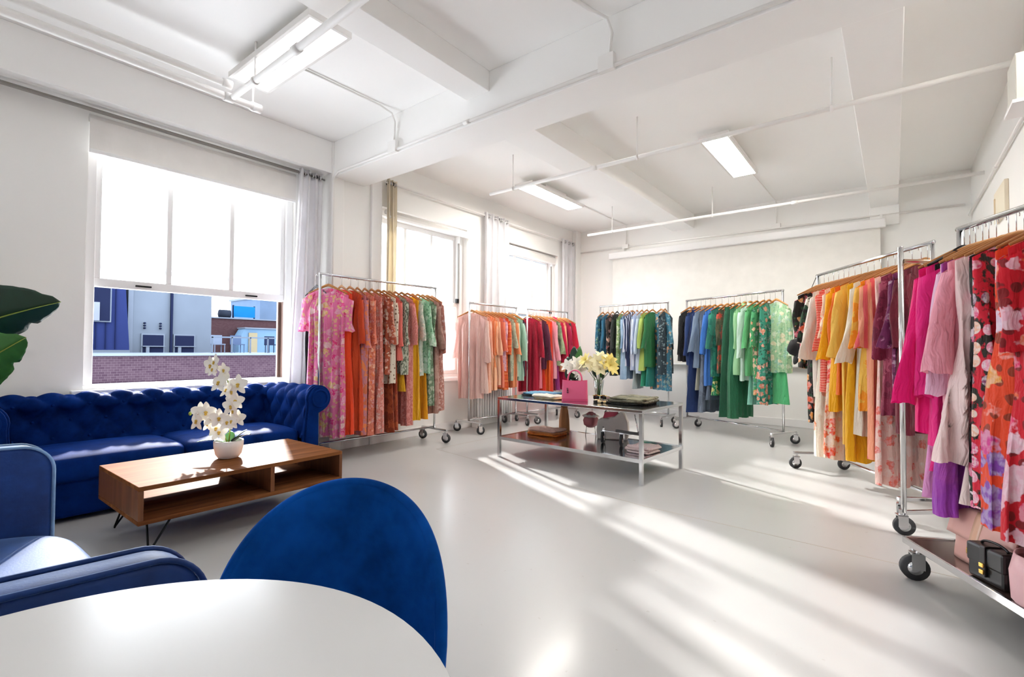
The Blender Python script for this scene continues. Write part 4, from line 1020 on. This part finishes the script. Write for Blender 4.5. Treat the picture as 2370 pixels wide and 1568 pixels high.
obj('handle', MB().tube([(.07*cos(a), -.0, .235 + .075*sin(a)) for a in [pi*k/14 for k in range(15)]], .008, 8), PB, t, smooth=True, local=True)
for s in (-1, 1): obj('gusset', MB().box(s*.188-.006, s*.188+.006, -.05, .05, .02, .2), PB, t, local=True, bev=.005)
obj('medallion', MB().tube([(.1, -.088, .11), (.1, -.098, .11)], .022, 18), plain('bronze_disc', '#8a4a34', .3, .8), t, smooth=True, local=True)
BL = plain('black_leather', '#111113', .32, var=.2)
c1 = a7 + d7*.465 + e7*(-.19) + V((0,0,zs))
t = thing('handbag', 'small black box handbag with gold clasps on the low rack shelf', 'handbag', c1, math.atan2(d7.y, d7.x) + .1)
obj('bag_body', MB().box(-.085, .085, -.04, .04, 0, .14), BL, t, local=True, bev=.012)
obj('flap', MB().box(-.087, .087, -.045, .042, .065, .145), BL, t, local=True, bev=.01)
obj('strap', MB().box(-.012, .012, -.051, -.04, .025, .147).box(-.012, .012, -.05, .046, .143, .15), BL, t, local=True, bev=.003)
for z in (.045, .072): obj('clasp', MB().box(-.011, .011, -.058, -.05, z-.009, z+.009), GOLD, t, local=True, bev=.003)
obj('chain_ring', MB().tube([(.09, -.0 + .012*cos(a), .115 + .012*sin(a)) for a in [2*pi*k/12 for k in range(12)]], .003, 6, closed=True), GOLD, t, local=True, smooth=True)
obj('top_handle', MB().tube([(.06*cos(a), 0, .145 + .018*sin(a)) for a in [pi*k/10 for k in range(11)]], .005, 8), BL, t, local=True, smooth=True)
PM = plain('mauve_pink_leather', '#d7a9ac', .4)
c2 = a7 + d7*.68 + e7*(-.15) + V((0,0,zs))
t = thing('handbag', 'mauve pink bucket bag at the right edge of the shelf', 'handbag', c2, math.atan2(d7.y, d7.x))
obj('bag_body', MB().lathe([(.001,0),(.1,0),(.115,.02),(.12,.12),(.105,.19),(.1,.19),(.1,.17)], 32, ripple=lambda a, z: .02*sin(6*a)), PM, t, smooth=True, local=True)
obj('handle', MB().tube([(.09*cos(a), 0, .19 + .12*sin(a)) for a in [pi*k/14 for k in range(15)]], .007, 8), PM, t, smooth=True, local=True)

# ------------------------------------------------------------------ steel display table
TC, TA = V((-2.506, 4.45, 0)), -.066; TD = V((cos(TA), sin(TA), 0)); TE = V((-sin(TA), cos(TA), 0)); TL, TW, TH = 1.695, .86, .64
t = thing('display_table', 'polished steel display table with a lower shelf in the middle of the room', 'table', TC, TA)
obj('table_top', MB().box(-TL/2, TL/2, -TW/2, TW/2, TH-.028, TH), STEEL, t, local=True, bev=.003)
obj('lower_shelf', MB().box(-TL/2+.015, TL/2-.015, -TW/2+.015, TW/2-.015, .2, .216), STEEL, t, local=True)
for sy in (-1, 1): obj('shelf_rail', MB().box(-TL/2, TL/2, sy*(TW/2-.01)-.008, sy*(TW/2-.01)+.008, .188, .22), CHROME, t, local=True)
for sx in (-1, 1): obj('shelf_rail', MB().box(sx*(TL/2-.01)-.008, sx*(TL/2-.01)+.008, -TW/2, TW/2, .188, .22), CHROME, t, local=True)
for sx in (-1, 1):
    for sy in (-1, 1):
        x, y = sx*(TL/2-.017), sy*(TW/2-.017)
        l = obj('leg', MB().box(x-.016, x+.016, y-.016, y+.016, .0, TH-.028), CHROME, t, local=True, bev=.002)
TZ, SZ = TH + .001, .217
def tp(x, y, z=TZ): return TC + TD*x + TE*y + V((0,0,z))
def local_xy(px, py): v = V((px, py, 0)) - TC; return v.dot(TD), v.dot(TE)
def folded(name, label, cat, px, py, z, lx, ly, layers, mats, rz=0, group=None, sd=0, hgt=.016):
    x, y = local_xy(px, py); t = thing(name, label, cat, tp(x, y, z), TA + rz, group); zz = 0; R = random.Random(sd)
    for k in range(layers):
        hh = hgt*R.uniform(.8, 1.2); sx, sy = lx*R.uniform(.9, 1)/2, ly*R.uniform(.9, 1)/2; ph = R.uniform(0, 6); z0 = zz; ox, oy = R.uniform(-.012, .012), R.uniform(-.012, .012)
        def fn(u, v):
            a = 2*pi*u; n = 6; cx = math.copysign(abs(cos(a))**(2/n), cos(a)); cy = math.copysign(abs(sin(a))**(2/n), sin(a))
            q = [.0, .93, 1.0, 1.0, .93, .55, 0.0][round(v*6)]; zt = [0, 0, .25, .75, 1, 1.1, 1.12][round(v*6)]
            wv = .25*sin(5*a + ph)*hh if 1 < round(v*6) < 6 else 0
            return V((ox + sx*cx*q*(1+.03*sin(3*a+ph)), oy + sy*cy*q, z0 + zt*hh + max(-.2*hh, wv) + (.004*sin(9*cx*q+ph) if v > .6 else 0)))
        obj('folded_layer', MB().grid(fn, 44, 7, cu=True), mats[k % len(mats)], t, smooth=True, local=True); zz += hh*1.05
    return t
DEN = fabric('blotch', ['#4a86b0', '#6aa4c4', '#3a6f9c', '#2a5078'], 6)
folded('folded_jeans', 'folded blue denim at the left end of the steel table', 'folded clothes', -3.13, 4.56, TZ, .42, .3, 2, [S('#20242c'), DEN], .15, 'folded clothes on the steel table', 1)
folded('folded_sweater', 'folded cream and pale yellow top on the steel table beside the denim', 'folded clothes', -2.86, 4.30, TZ, .34, .24, 2, [fabric('blotch', ['#f4e6c8', '#f0dca8', '#e8c890'], 8), S('#f6efe0')], -.1, 'folded clothes on the steel table', 2)
folded('folded_scarf', 'small folded black and white cloth behind the pink handbag', 'folded clothes', -2.72, 4.66, TZ, .2, .18, 1, [fabric('blotch', ['#2c2c26', '#d8d4c8', '#4a4a3c'], 14)], .2, 'folded clothes on the steel table', 3)
OLV = fabric('blotch', ['#55523f', '#6f6b54', '#3f3d30'], 7)
folded('folded_trousers', 'pile of folded olive green trousers at the right end of the steel table', 'folded clothes', -1.98, 4.44, TZ, .42, .4, 3, [S('#2a2a24'), OLV, fabric('blotch', ['#6a674f', '#8a866a', '#4a4836'], 6)], .1, 'folded clothes on the steel table', 4, .02)
folded('folded_scarf', 'small gold and black silk scarf beside the olive trousers', 'folded clothes', -2.24, 4.32, TZ, .2, .16, 1, [fabric('floral', ['#1d1b18', '#1d1b18', '#e0a84a', '#f0d8a0', '#1d1b18'], 20)], .4, 'folded clothes on the steel table', 5, .02)
folded('folded_blouse', 'folded orange and blush tops on the lower shelf at left', 'folded clothes', -3.02, 4.52, SZ, .4, .3, 3, [S('#f0862c'), S('#f2a060'), S('#f6c8b4')], .1, 'folded clothes on the lower shelf', 6, .02)
folded('folded_blouse', 'folded pale pink striped shirts on the lower shelf at right', 'folded clothes', -1.83, 4.32, SZ, .26, .26, 3, [fabric('stripes', ['#f0d4d4', '#f6e8e4'], 20), S('#f2dcd8')], -.1, 'folded clothes on the lower shelf', 7, .02)
# sunglasses
x, y = local_xy(-2.33, 4.42); t = thing('sunglasses', 'black sunglasses lying between the pink handbag and olive trousers', 'sunglasses', tp(x, y), TA + .2)
GL = plain('dark_lens', '#0c0c0e', .08)
for s in (-1, 1): obj('lens', MB().tube([(s*.038, -.003, .032), (s*.038, .003, .032)], .031, 20), GL, t, smooth=True, local=True)
obj('frame_bridge', MB().tube([(-.075,0,.05),(-.03,0,.058),(0,0,.05),(.03,0,.058),(.075,0,.05)], .004, 6), GOLD, t, local=True, smooth=True)
for s in (-1, 1): obj('temple', MB().tube([(s*.074,0,.05),(s*.072,.08,.04),(s*.068,.14,.004)], .003, 6), GOLD, t, local=True, smooth=True)
# pink handbag
PK = plain('hot_pink_leather', '#ee6690', .35, var=.08)
x, y = local_xy(-2.53, 4.27); t = thing('handbag', 'hot pink leather tote with two upright handles on the steel table', 'handbag', tp(x, y), .42)
def tote(u, v):
    a = 2*pi*u; n = 6; cx = math.copysign(abs(cos(a))**(2/n), cos(a)); cy = math.copysign(abs(sin(a))**(2/n), sin(a))
    return V((.128*cx*(1 - .03*v), .055*cy*(1 - .45*v), .2*v + .008*cx*cx*v))
m = MB().grid(tote, 40, 14, cu=True); m.f.append(tuple(range(39,-1,-1)))
obj('bag_body', m, PK, t, smooth=True, local=True)
obj('base_band', MB().grid(lambda u, v: tote(u, v*.12) * 1.012, 40, 4, cu=True), plain('deep_pink_leather', '#e2507e', .35), t, smooth=True, local=True)
for s in (-1, 1): obj('handle', MB().tube([(.07*cos(a), s*.022, .195 + .11*sin(a)**.8) for a in [pi*k/16 for k in range(17)]], .006, 8), PK, t, smooth=True, local=True)
obj('charm', MB().tube([(-.07,-.05,.13),(-.065,-.058,.1)], .008, 8).ball((-.065,-.056,.09), .012, 8, 6), plain('dark_red_charm', '#8a2a4a', .4), t, smooth=True, local=True)
# lilies in a glass vase
def vase_glass():
    m, tt = nt('clear_glass'); a = N(tt, 'ShaderNodeBsdfTransparent', {'Color': (.93,.96,.94,1)}); b = N(tt, 'ShaderNodeBsdfGlossy', {'Roughness': .04})
    f = N(tt, 'ShaderNodeLayerWeight', {'Blend': .35}); mx = N(tt, 'ShaderNodeMixShader', {0: f.outputs[1]}); tt.links.new(a.outputs[0], mx.inputs[1]); tt.links.new(b.outputs[0], mx.inputs[2]); finish(tt, mx.outputs[0]); return m
VG = vase_glass()
def lily_mesh(mat):
    m = MB()
    for k in range(6):
        q = petal_mesh(.085, .026, -.035, '', None); R = M.Rotation(2*pi*k/6, 4, 'Z') @ M.Rotation(-.75, 4, 'Y'); m.add([R @ p for p in q.v], q.f)
    for k in range(5): m.tube([(0,0,0), (.018*cos(k*1.26), .018*sin(k*1.26), .06)], .002, 5)
    return mesh('bloom', m, mat, True)
LYC, LYY, LYW = lily_mesh(LILYC), lily_mesh(LILYY), lily_mesh(PETALW)
def bouquet(name, label, base, vh, vr, blooms, leaves, glass):
    t = thing(name, label, 'flowers', base); b = V(base)
    obj('vase', MB().lathe([(.001,.004),(vr*.62,.004),(vr*.66,0),(vr*.7,.004),(vr*.75,vh*.4),(vr,vh),(vr*.96,vh),(vr*.7,vh*.4),(vr*.6,.015)], 32, b), glass, t, smooth=True)
    top = b + V((0,0,vh*.95)); inv = wmat(t).inverted()
    for (dx, dy, dz, me) in blooms:
        p = b + V((dx, dy, dz)); 
        obj('stem', MB().tube([b + V((dx*.08, dy*.08, .02)), top + V((dx*.25, dy*.25, 0)), p], .0035, 6), LEAFG, t, smooth=True)
        f = inst('bloom', me, t, inv @ p); dd = (V((dx, dy, .05)) + V((.35,-.6,.25))*.15).normalized(); f.rotation_euler = dd.to_track_quat('Z', 'Y').to_euler(); f.scale = (1.0,)*3
    R = random.Random(3)
    for (dx, dy, dz, L, W, mt) in leaves:
        obj('leaf', leaf_blade(MB(), b + V((dx*.3, dy*.3, dz)), (dx, dy, .25 + R.random()*.3), (.45, -.8, .4), L, W, .15), mt, t, smooth=True, solid=.002)
    return t
bouquet('lily_vase', 'bouquet of cream and yellow lilies in a slim glass vase on the steel table', tuple(tp(*local_xy(-2.47, 4.66))), .2, .055,
    [(-.06,-.03,.37,LYC), (.02,-.06,.39,LYC), (.09,-.02,.37,LYY), (.13,.03,.31,LYY), (.06,-.08,.31,LYC), (-.02,-.07,.33,LYC), (-.13,-.03,.40,LYY), (-.17,.0,.35,LYC), (.0,.05,.43,LYC), (.1,.06,.4,LYY), (.15,-.04,.35,LYY)],
    [(.1,-.05,.22,.16,.018,LEAFG), (-.1,-.05,.24,.18,.02,LEAFG), (.05,.1,.24,.16,.018,LEAFD), (-.12,.06,.26,.2,.02,LEAFG), (.12,.03,.2,.15,.018,LEAFD), (-.05,-.1,.22,.13,.018,LEAFD), (-.16,.02,.3,.14,.018,LEAFG)], VG)
DKG = plain('dark_bottle_glass', '#20241f', .15)
bouquet('leafy_arrangement', 'arrangement of dark palm leaves and white flowers behind the pink handbag', tuple(tp(*local_xy(-2.83, 4.76))), .2, .05,
    [(.02,-.08,.3,LYW), (.05,-.03,.36,LYW), (-.05,-.05,.33,LYW), (.1,-.05,.29,LYW), (.12,.0,.37,LYC)],
    [(-.1,.02,.22,.24,.05,LEAFD), (-.06,-.06,.17,.2,.05,LEAFD), (-.03,.05,.33,.24,.05,LEAFD), (.06,.08,.33,.22,.04,LEAFG), (-.14,-.02,.16,.16,.045,LEAFD), (.02,.1,.38,.2,.03,LEAFG)], DKG)
# objects on the lower shelf
TAN = plain('tan_suede', '#c48a5c', .8, var=.15)
x, y = local_xy(-2.92, 4.70); t = thing('drawstring_bag', 'tall tan drawstring bag with a ruffled neck on the lower shelf', 'bag', tp(x, y, SZ), 0)
obj('bag_body', MB().lathe([(.001,0),(.055,0),(.062,.02),(.055,.16),(.04,.26),(.03,.3),(.045,.345),(.04,.345),(.025,.3)], 28, ripple=lambda a, z: .09*sin(7*a)*min(1, z*4)), TAN, t, smooth=True, local=True)
obj('drawstring', MB().tube([(.034*cos(a), .034*sin(a), .3) for a in [2*pi*k/16 for k in range(16)]], .006, 6, closed=True), plain('brown_cord', '#8a5a38', .8), t, smooth=True, local=True)
WHT = plain('white_pebbled_leather', '#f0e9e1', .55, var=.06, bs=.2)
x, y = local_xy(-2.34, 4.73); t = thing('handbag', 'white angular leather shopper standing on the lower shelf', 'handbag', tp(x, y, SZ), .3)
pr = [(-.16,0),(.15,0),(.165,.05),(.16,.19),(.12,.27),(.09,.3),(.03,.245),(-.04,.215),(-.11,.22),(-.15,.2),(-.165,.1)]
obj('bag_body', MB().prism(pr, 'y', -.06, .06), WHT, t, local=True, bev=.012)
obj('stud', MB().ball((-.09,-.062,.12), .012, 8, 6), BLACKM, t, smooth=True, local=True)
obj('inner_lining', MB().prism([(-.1,.215),(.06,.25),(.05,.285),(-.08,.28)], 'y', -.03, .03), plain('red_lining', '#e0526a', .5), t, local=True, label='pinkish red lining showing at the top')
x, y = local_xy(-2.62, 4.76); t = thing('pouch', 'dusty red pouch with white trim on the lower shelf', 'bag', tp(x, y, SZ), .1)
obj('bag_body', MB().lathe([(.001,.09),(.03,.09),(.075,.12),(.085,.17),(.06,.23),(.02,.26),(.001,.26)], 28, ripple=lambda a, z: .05*sin(5*a)), plain('dusty_red', '#c4757a', .5), t, smooth=True, local=True)
obj('trim_ruffle', MB().lathe([(.05,.235),(.085,.22),(.08,.205),(.045,.225)], 28, ripple=lambda a, z: .12*sin(8*a)), WHT, t, smooth=True, local=True)
obj('pouch_stand', MB().tube([(-.06,0,0), (-.045,0,.13), (.045,0,.13), (.06,0,0)], .005, 6), CHROME, t, smooth=True, local=True)
x, y = local_xy(-2.12, 4.45); t = thing('wheeled_base', 'dark bar on two chrome casters lying on the lower shelf', 'rack base', tp(x, y, SZ), TA - .08)
obj('bar', MB().box(-.05, .24, -.015, .015, .125, .15), plain('dark_bar', '#4a4643', .35, .6), t, local=True, bev=.003)
obj('cross_bar', MB().box(-.2, .12, -.012, .012, .118, .128), CHROME, t, local=True)
obj('strut', MB().tube([(.2,0,.15),(.13,.05,.31)], .007, 8), CHROME, t, smooth=True, local=True)
for xx in (-.2, .02):
    c = inst('caster', FORK, t, (xx,-.01,0), (0,0,.4)); inst('tyre', TYRE, c); inst('hub', HUB, c)

# ------------------------------------------------------------------ buildings across the street
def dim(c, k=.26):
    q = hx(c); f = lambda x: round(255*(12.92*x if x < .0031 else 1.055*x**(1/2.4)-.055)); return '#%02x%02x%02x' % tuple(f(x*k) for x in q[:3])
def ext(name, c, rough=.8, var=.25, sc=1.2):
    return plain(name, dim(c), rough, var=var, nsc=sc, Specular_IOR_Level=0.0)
def brickm(name, a, b, mortar, sc):
    m, tt = nt(name); co = coord(tt); sx = N(tt, 'ShaderNodeSeparateXYZ', {0: co}); mp = N(tt, 'ShaderNodeCombineXYZ', {0: sx.outputs[1], 1: sx.outputs[2]})
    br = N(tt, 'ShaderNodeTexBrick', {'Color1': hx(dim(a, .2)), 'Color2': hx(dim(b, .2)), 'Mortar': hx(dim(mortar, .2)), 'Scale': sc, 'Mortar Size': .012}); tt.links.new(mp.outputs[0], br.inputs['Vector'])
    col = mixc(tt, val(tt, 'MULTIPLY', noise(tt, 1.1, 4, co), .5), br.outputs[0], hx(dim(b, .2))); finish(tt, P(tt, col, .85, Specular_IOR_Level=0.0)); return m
BRK = brickm('purple_brick', '#6e5968', '#5a4656', '#94828e', 3.2)
BRK2 = brickm('brown_brick', '#72575c', '#66494e', '#85737a', 4.5)
CONC = ext('weathered_concrete', '#8f9cb0', var=.3, sc=.6); CREAM = ext('cream_panel', '#a9a49c', var=.15)
NVY = ext('navy_cladding', '#3a4680', .5, .2, 2); LTB = ext('pale_blue_wall', '#86a8cc', .6, .12)
DWIN = ext('dark_window_glass', '#2e3454', .15, .2); TRM = ext('pale_stone_trim', '#9aa6bb')
t = thing('brick_building', 'long purple brick parapet building just across the street', 'building', (-22, 7, -9))
obj('brick_wall', MB().box(-24.5, -20, -2, 18, -9, .88), BRK, t)
obj('coping', MB().box(-24.6, -19.9, -2, 18, .88, .95), TRM, t)
for k in range(8):
    y = -1.0 + k*2.35; f = obj('window', MB().box(-20.0, -19.93, y, y+1.72, -1.8, .0), plain('grey_window_frame', '#6a686e', .6), t)
    for a in (0, 1): obj('pane', MB().box(-19.93, -19.91, y+.09+a*.83, y+.80+a*.83, -1.7, -.1), CREAM, f)
    obj('stone_pier', MB().box(-20, -19.95, y+1.76, y+2.31, -1.8, -.02), CREAM, t)
t = thing('concrete_building', 'tall weathered grey concrete building behind the brick parapet', 'building', (-28, 8, -9))
obj('wall', MB().box(-31, -26, 6.38, 9.66, -9, 4.1), CONC, t)
obj('white_edge', MB().box(-26.05, -25.95, 6.38, 6.56, .8, 4.1), TRM, t)
obj('drain_pipe', MB().box(-25.96, -25.86, 7.93, 8.02, .8, 4.1), DWIN, t)
for (a, b) in ((6.92, 7.68), (8.14, 8.9)):
    f = obj('window', MB().box(-26.0, -25.93, a-.06, b+.06, .85, 1.78), TRM, t); obj('pane', MB().box(-25.93, -25.9, a, b, .88, 1.72), DWIN, f)
    obj('window_rail', MB().box(-25.9, -25.8, a-.04, b+.04, 1.2, 1.24).box(-25.9, -25.82, a+.1, a+.22, .88, 1.22), TRM, f)
for y in (6.98, 7.57):
    for z in (2.02, 2.13, 2.24): obj('vent', MB().tube([(-26.0, y, z), (-25.9, y, z)], .04, 10), DWIN, t, smooth=True)
t = thing('clad_building', 'navy blue metal-clad building at the far left of the view', 'building', (-27, 4, -9))
obj('wall', MB().prism([(1.5, -9), (6.36, -9), (6.36, 1.2), (6.17, 4.1), (1.5, 4.1)], 'x', -30, -25.6), NVY, t)
obj('base_wall', MB().box(-25.7, -25.5, 1.5, 6.36, -9, 1.05), CONC, t)
for k in range(14): obj('seam', MB().box(-25.6, -25.55, 1.7+k*.32, 1.73+k*.32, 1.1, 4.0), ext('seam_blue', '#2c3560'), t)
for (a, b, z0, z1) in ((5.02, 5.66, 2.25, 3.6), (3.4, 4.4, 2.25, 3.6)):
    f = obj('window', MB().box(-25.56, -25.5, a-.05, b+.05, z0-.05, z1+.05), TRM, t); obj('pane', MB().box(-25.5, -25.47, a, b, z0, z1), DWIN, f)
    obj('sill_panel', MB().box(-25.47, -25.44, a, a+.3, z0, z0+.75), ext('white_panel', '#b4bdd4'), f)
t = thing('brick_rooftop_building', 'low brown brick rooftop block right of the concrete building', 'building', (-34, 14, -9))
obj('wall', MB().box(-36, -32, 9.8, 19, -9, 2.95), BRK2, t); obj('coping', MB().box(-36, -31.9, 9.8, 19, 2.95, 3.02), TRM, t)
t = thing('blue_penthouse', 'pale blue rooftop hut with a cream door', 'building', (-31, 15, .8))
obj('wall', MB().prism([(13.0, -9), (16.8, -9), (16.8, 2.35), (13.35, 2.35), (13.0, 1.7)], 'x', -31.8, -30.9), LTB, t)
obj('roof_edge', MB().box(-31.9, -30.8, 13.3, 16.9, 2.35, 2.42), TRM, t); obj('door', MB().box(-30.9, -30.85, 13.55, 14.05, .6, 2.1), ext('cream_door', '#c4b89a'), t)
t = thing('roof_tank', 'dark rooftop tank on a steel frame above the brown brick block', 'tank', (-33, 12.9, 3.0))
obj('drum', MB().tube([(-33, 12.7, 3.3), (-33, 13.3, 3.3)], .26, 16), ext('dark_tank', '#3c4252'), t, smooth=True); obj('frame', MB().box(-33.2, -32.8, 12.6, 13.4, 3.0, 3.06), DWIN, t)
t = thing('roof_tarp', 'bright blue tarpaulin screen on the far roof', 'tarp', (-33, 14.1, 3.02))
obj('sheet', MB().box(-33.05, -33, 13.55, 14.85, 3.15, 3.85), ext('bright_blue', '#2a8ad0'), t)
obj('post', MB().box(-33.12, -33.05, 13.5, 13.58, 3.0, 3.9), DWIN, t); obj('post', MB().box(-33.12, -33.05, 14.8, 14.88, 3.0, 3.9), DWIN, t)
t = thing('slate_tower', 'blue grey tower block at the right of the window view', 'building', (-38, 18, -9))
obj('wall', MB().box(-42, -37, 17.0, 21, -9, 4.9), ext('slate_blue', '#7c93b4'), t); obj('cap', MB().box(-42.1, -36.9, 16.9, 21.1, 4.9, 5.05), TRM, t)
t = thing('roof_railing', 'thin grey railing along the brick parapet roof at right', 'railing', (-22, 11.5, .95))
for k in range(9): obj('post', MB().box(-22.03, -21.97, 8.2+k*.75, 8.25+k*.75, .95, 1.62), ext('rail_grey', '#8a98b0'), t)
obj('top_rail', MB().box(-22.03, -21.97, 8.2, 14.3, 1.58, 1.64), ext('rail_grey2', '#8a98b0'), t)
for k, (y, l) in enumerate(((8.6, 'pale folding chair on the roof left of the railing'), (9.4, 'blue grey folding chair on the roof behind the railing'), (10.9, 'dark folding chair on the roof near the blue hut'))):
    t = thing('roof_chair', l, 'chair', (-23, y, .95)); mt = ext('chair_grey', ['#9aa8c4', '#6f82a8', '#3c4668'][k])
    obj('seat', MB().box(-23.2, -22.8, y, y+.45, 1.3, 1.34), mt, t); obj('backrest', MB().box(-23.24, -23.18, y, y+.45, 1.3, 1.72), mt, t)
    for xx in (-23.18, -22.82):
        for yy in (y+.03, y+.42): obj('leg', MB().tube([(xx, yy, .95), (xx, yy, 1.3)], .018, 6), mt, t)

# ------------------------------------------------------------------ light, world, camera
wd = bpy.data.worlds.new('sky'); scene.world = wd; wd.use_nodes = True; wt = wd.node_tree; wt.nodes.clear()
bg = N(wt, 'ShaderNodeBackground', {'Color': (.86, .93, 1, 1), 'Strength': 8.0}); wo = wt.nodes.new('ShaderNodeOutputWorld'); wt.links.new(bg.outputs[0], wo.inputs[0])
sun = bpy.data.lights.new('sun', 'SUN'); sun.energy = 15.0; sun.angle = radians(1.6); sun.color = (1, .98, .95)
so = bpy.data.objects.new('sun', sun); COL.objects.link(so)
EL = radians(25); AZ = radians(65.8)
dirv = V((sin(AZ)*cos(EL), -cos(AZ)*cos(EL), -sin(EL))); so.rotation_euler = dirv.to_track_quat('-Z', 'Y').to_euler(); so.location = (-20, 10, 10)
cam = bpy.data.cameras.new('camera'); co_ = bpy.data.objects.new('camera', cam); COL.objects.link(co_)
F, YAW, PIT, ROL, HC = 1131.23343, -0.663072072, 0.0230456485, 0.00531365793, 1.15
fw = V((sin(YAW)*cos(PIT), cos(YAW)*cos(PIT), sin(PIT))); rt = V((cos(YAW), -sin(YAW), 0)); up = rt.cross(fw)
r2 = rt*cos(ROL) + up*sin(ROL); u2 = up*cos(ROL) - rt*sin(ROL)
co_.matrix_world = M(((r2.x, u2.x, -fw.x, 0), (r2.y, u2.y, -fw.y, 0), (r2.z, u2.z, -fw.z, HC), (0,0,0,1)))
cam.sensor_width = 36; cam.sensor_fit = 'HORIZONTAL'; cam.lens = F/2370*36; cam.clip_start = .02; cam.clip_end = 300
scene.camera = co_
vs = scene.view_settings; vs.view_transform = 'Standard'; vs.look = 'None'; vs.gamma = 1; vs.use_curve_mapping = False; vs.exposure = 0.54
cy = scene.cycles; cy.use_denoising = True; cy.max_bounces = 10; cy.diffuse_bounces = 8; cy.glossy_bounces = 4; cy.transmission_bounces = 6; cy.transparent_max_bounces = 12
cy.caustics_reflective = False; cy.caustics_refractive = False; cy.sample_clamp_indirect = 6
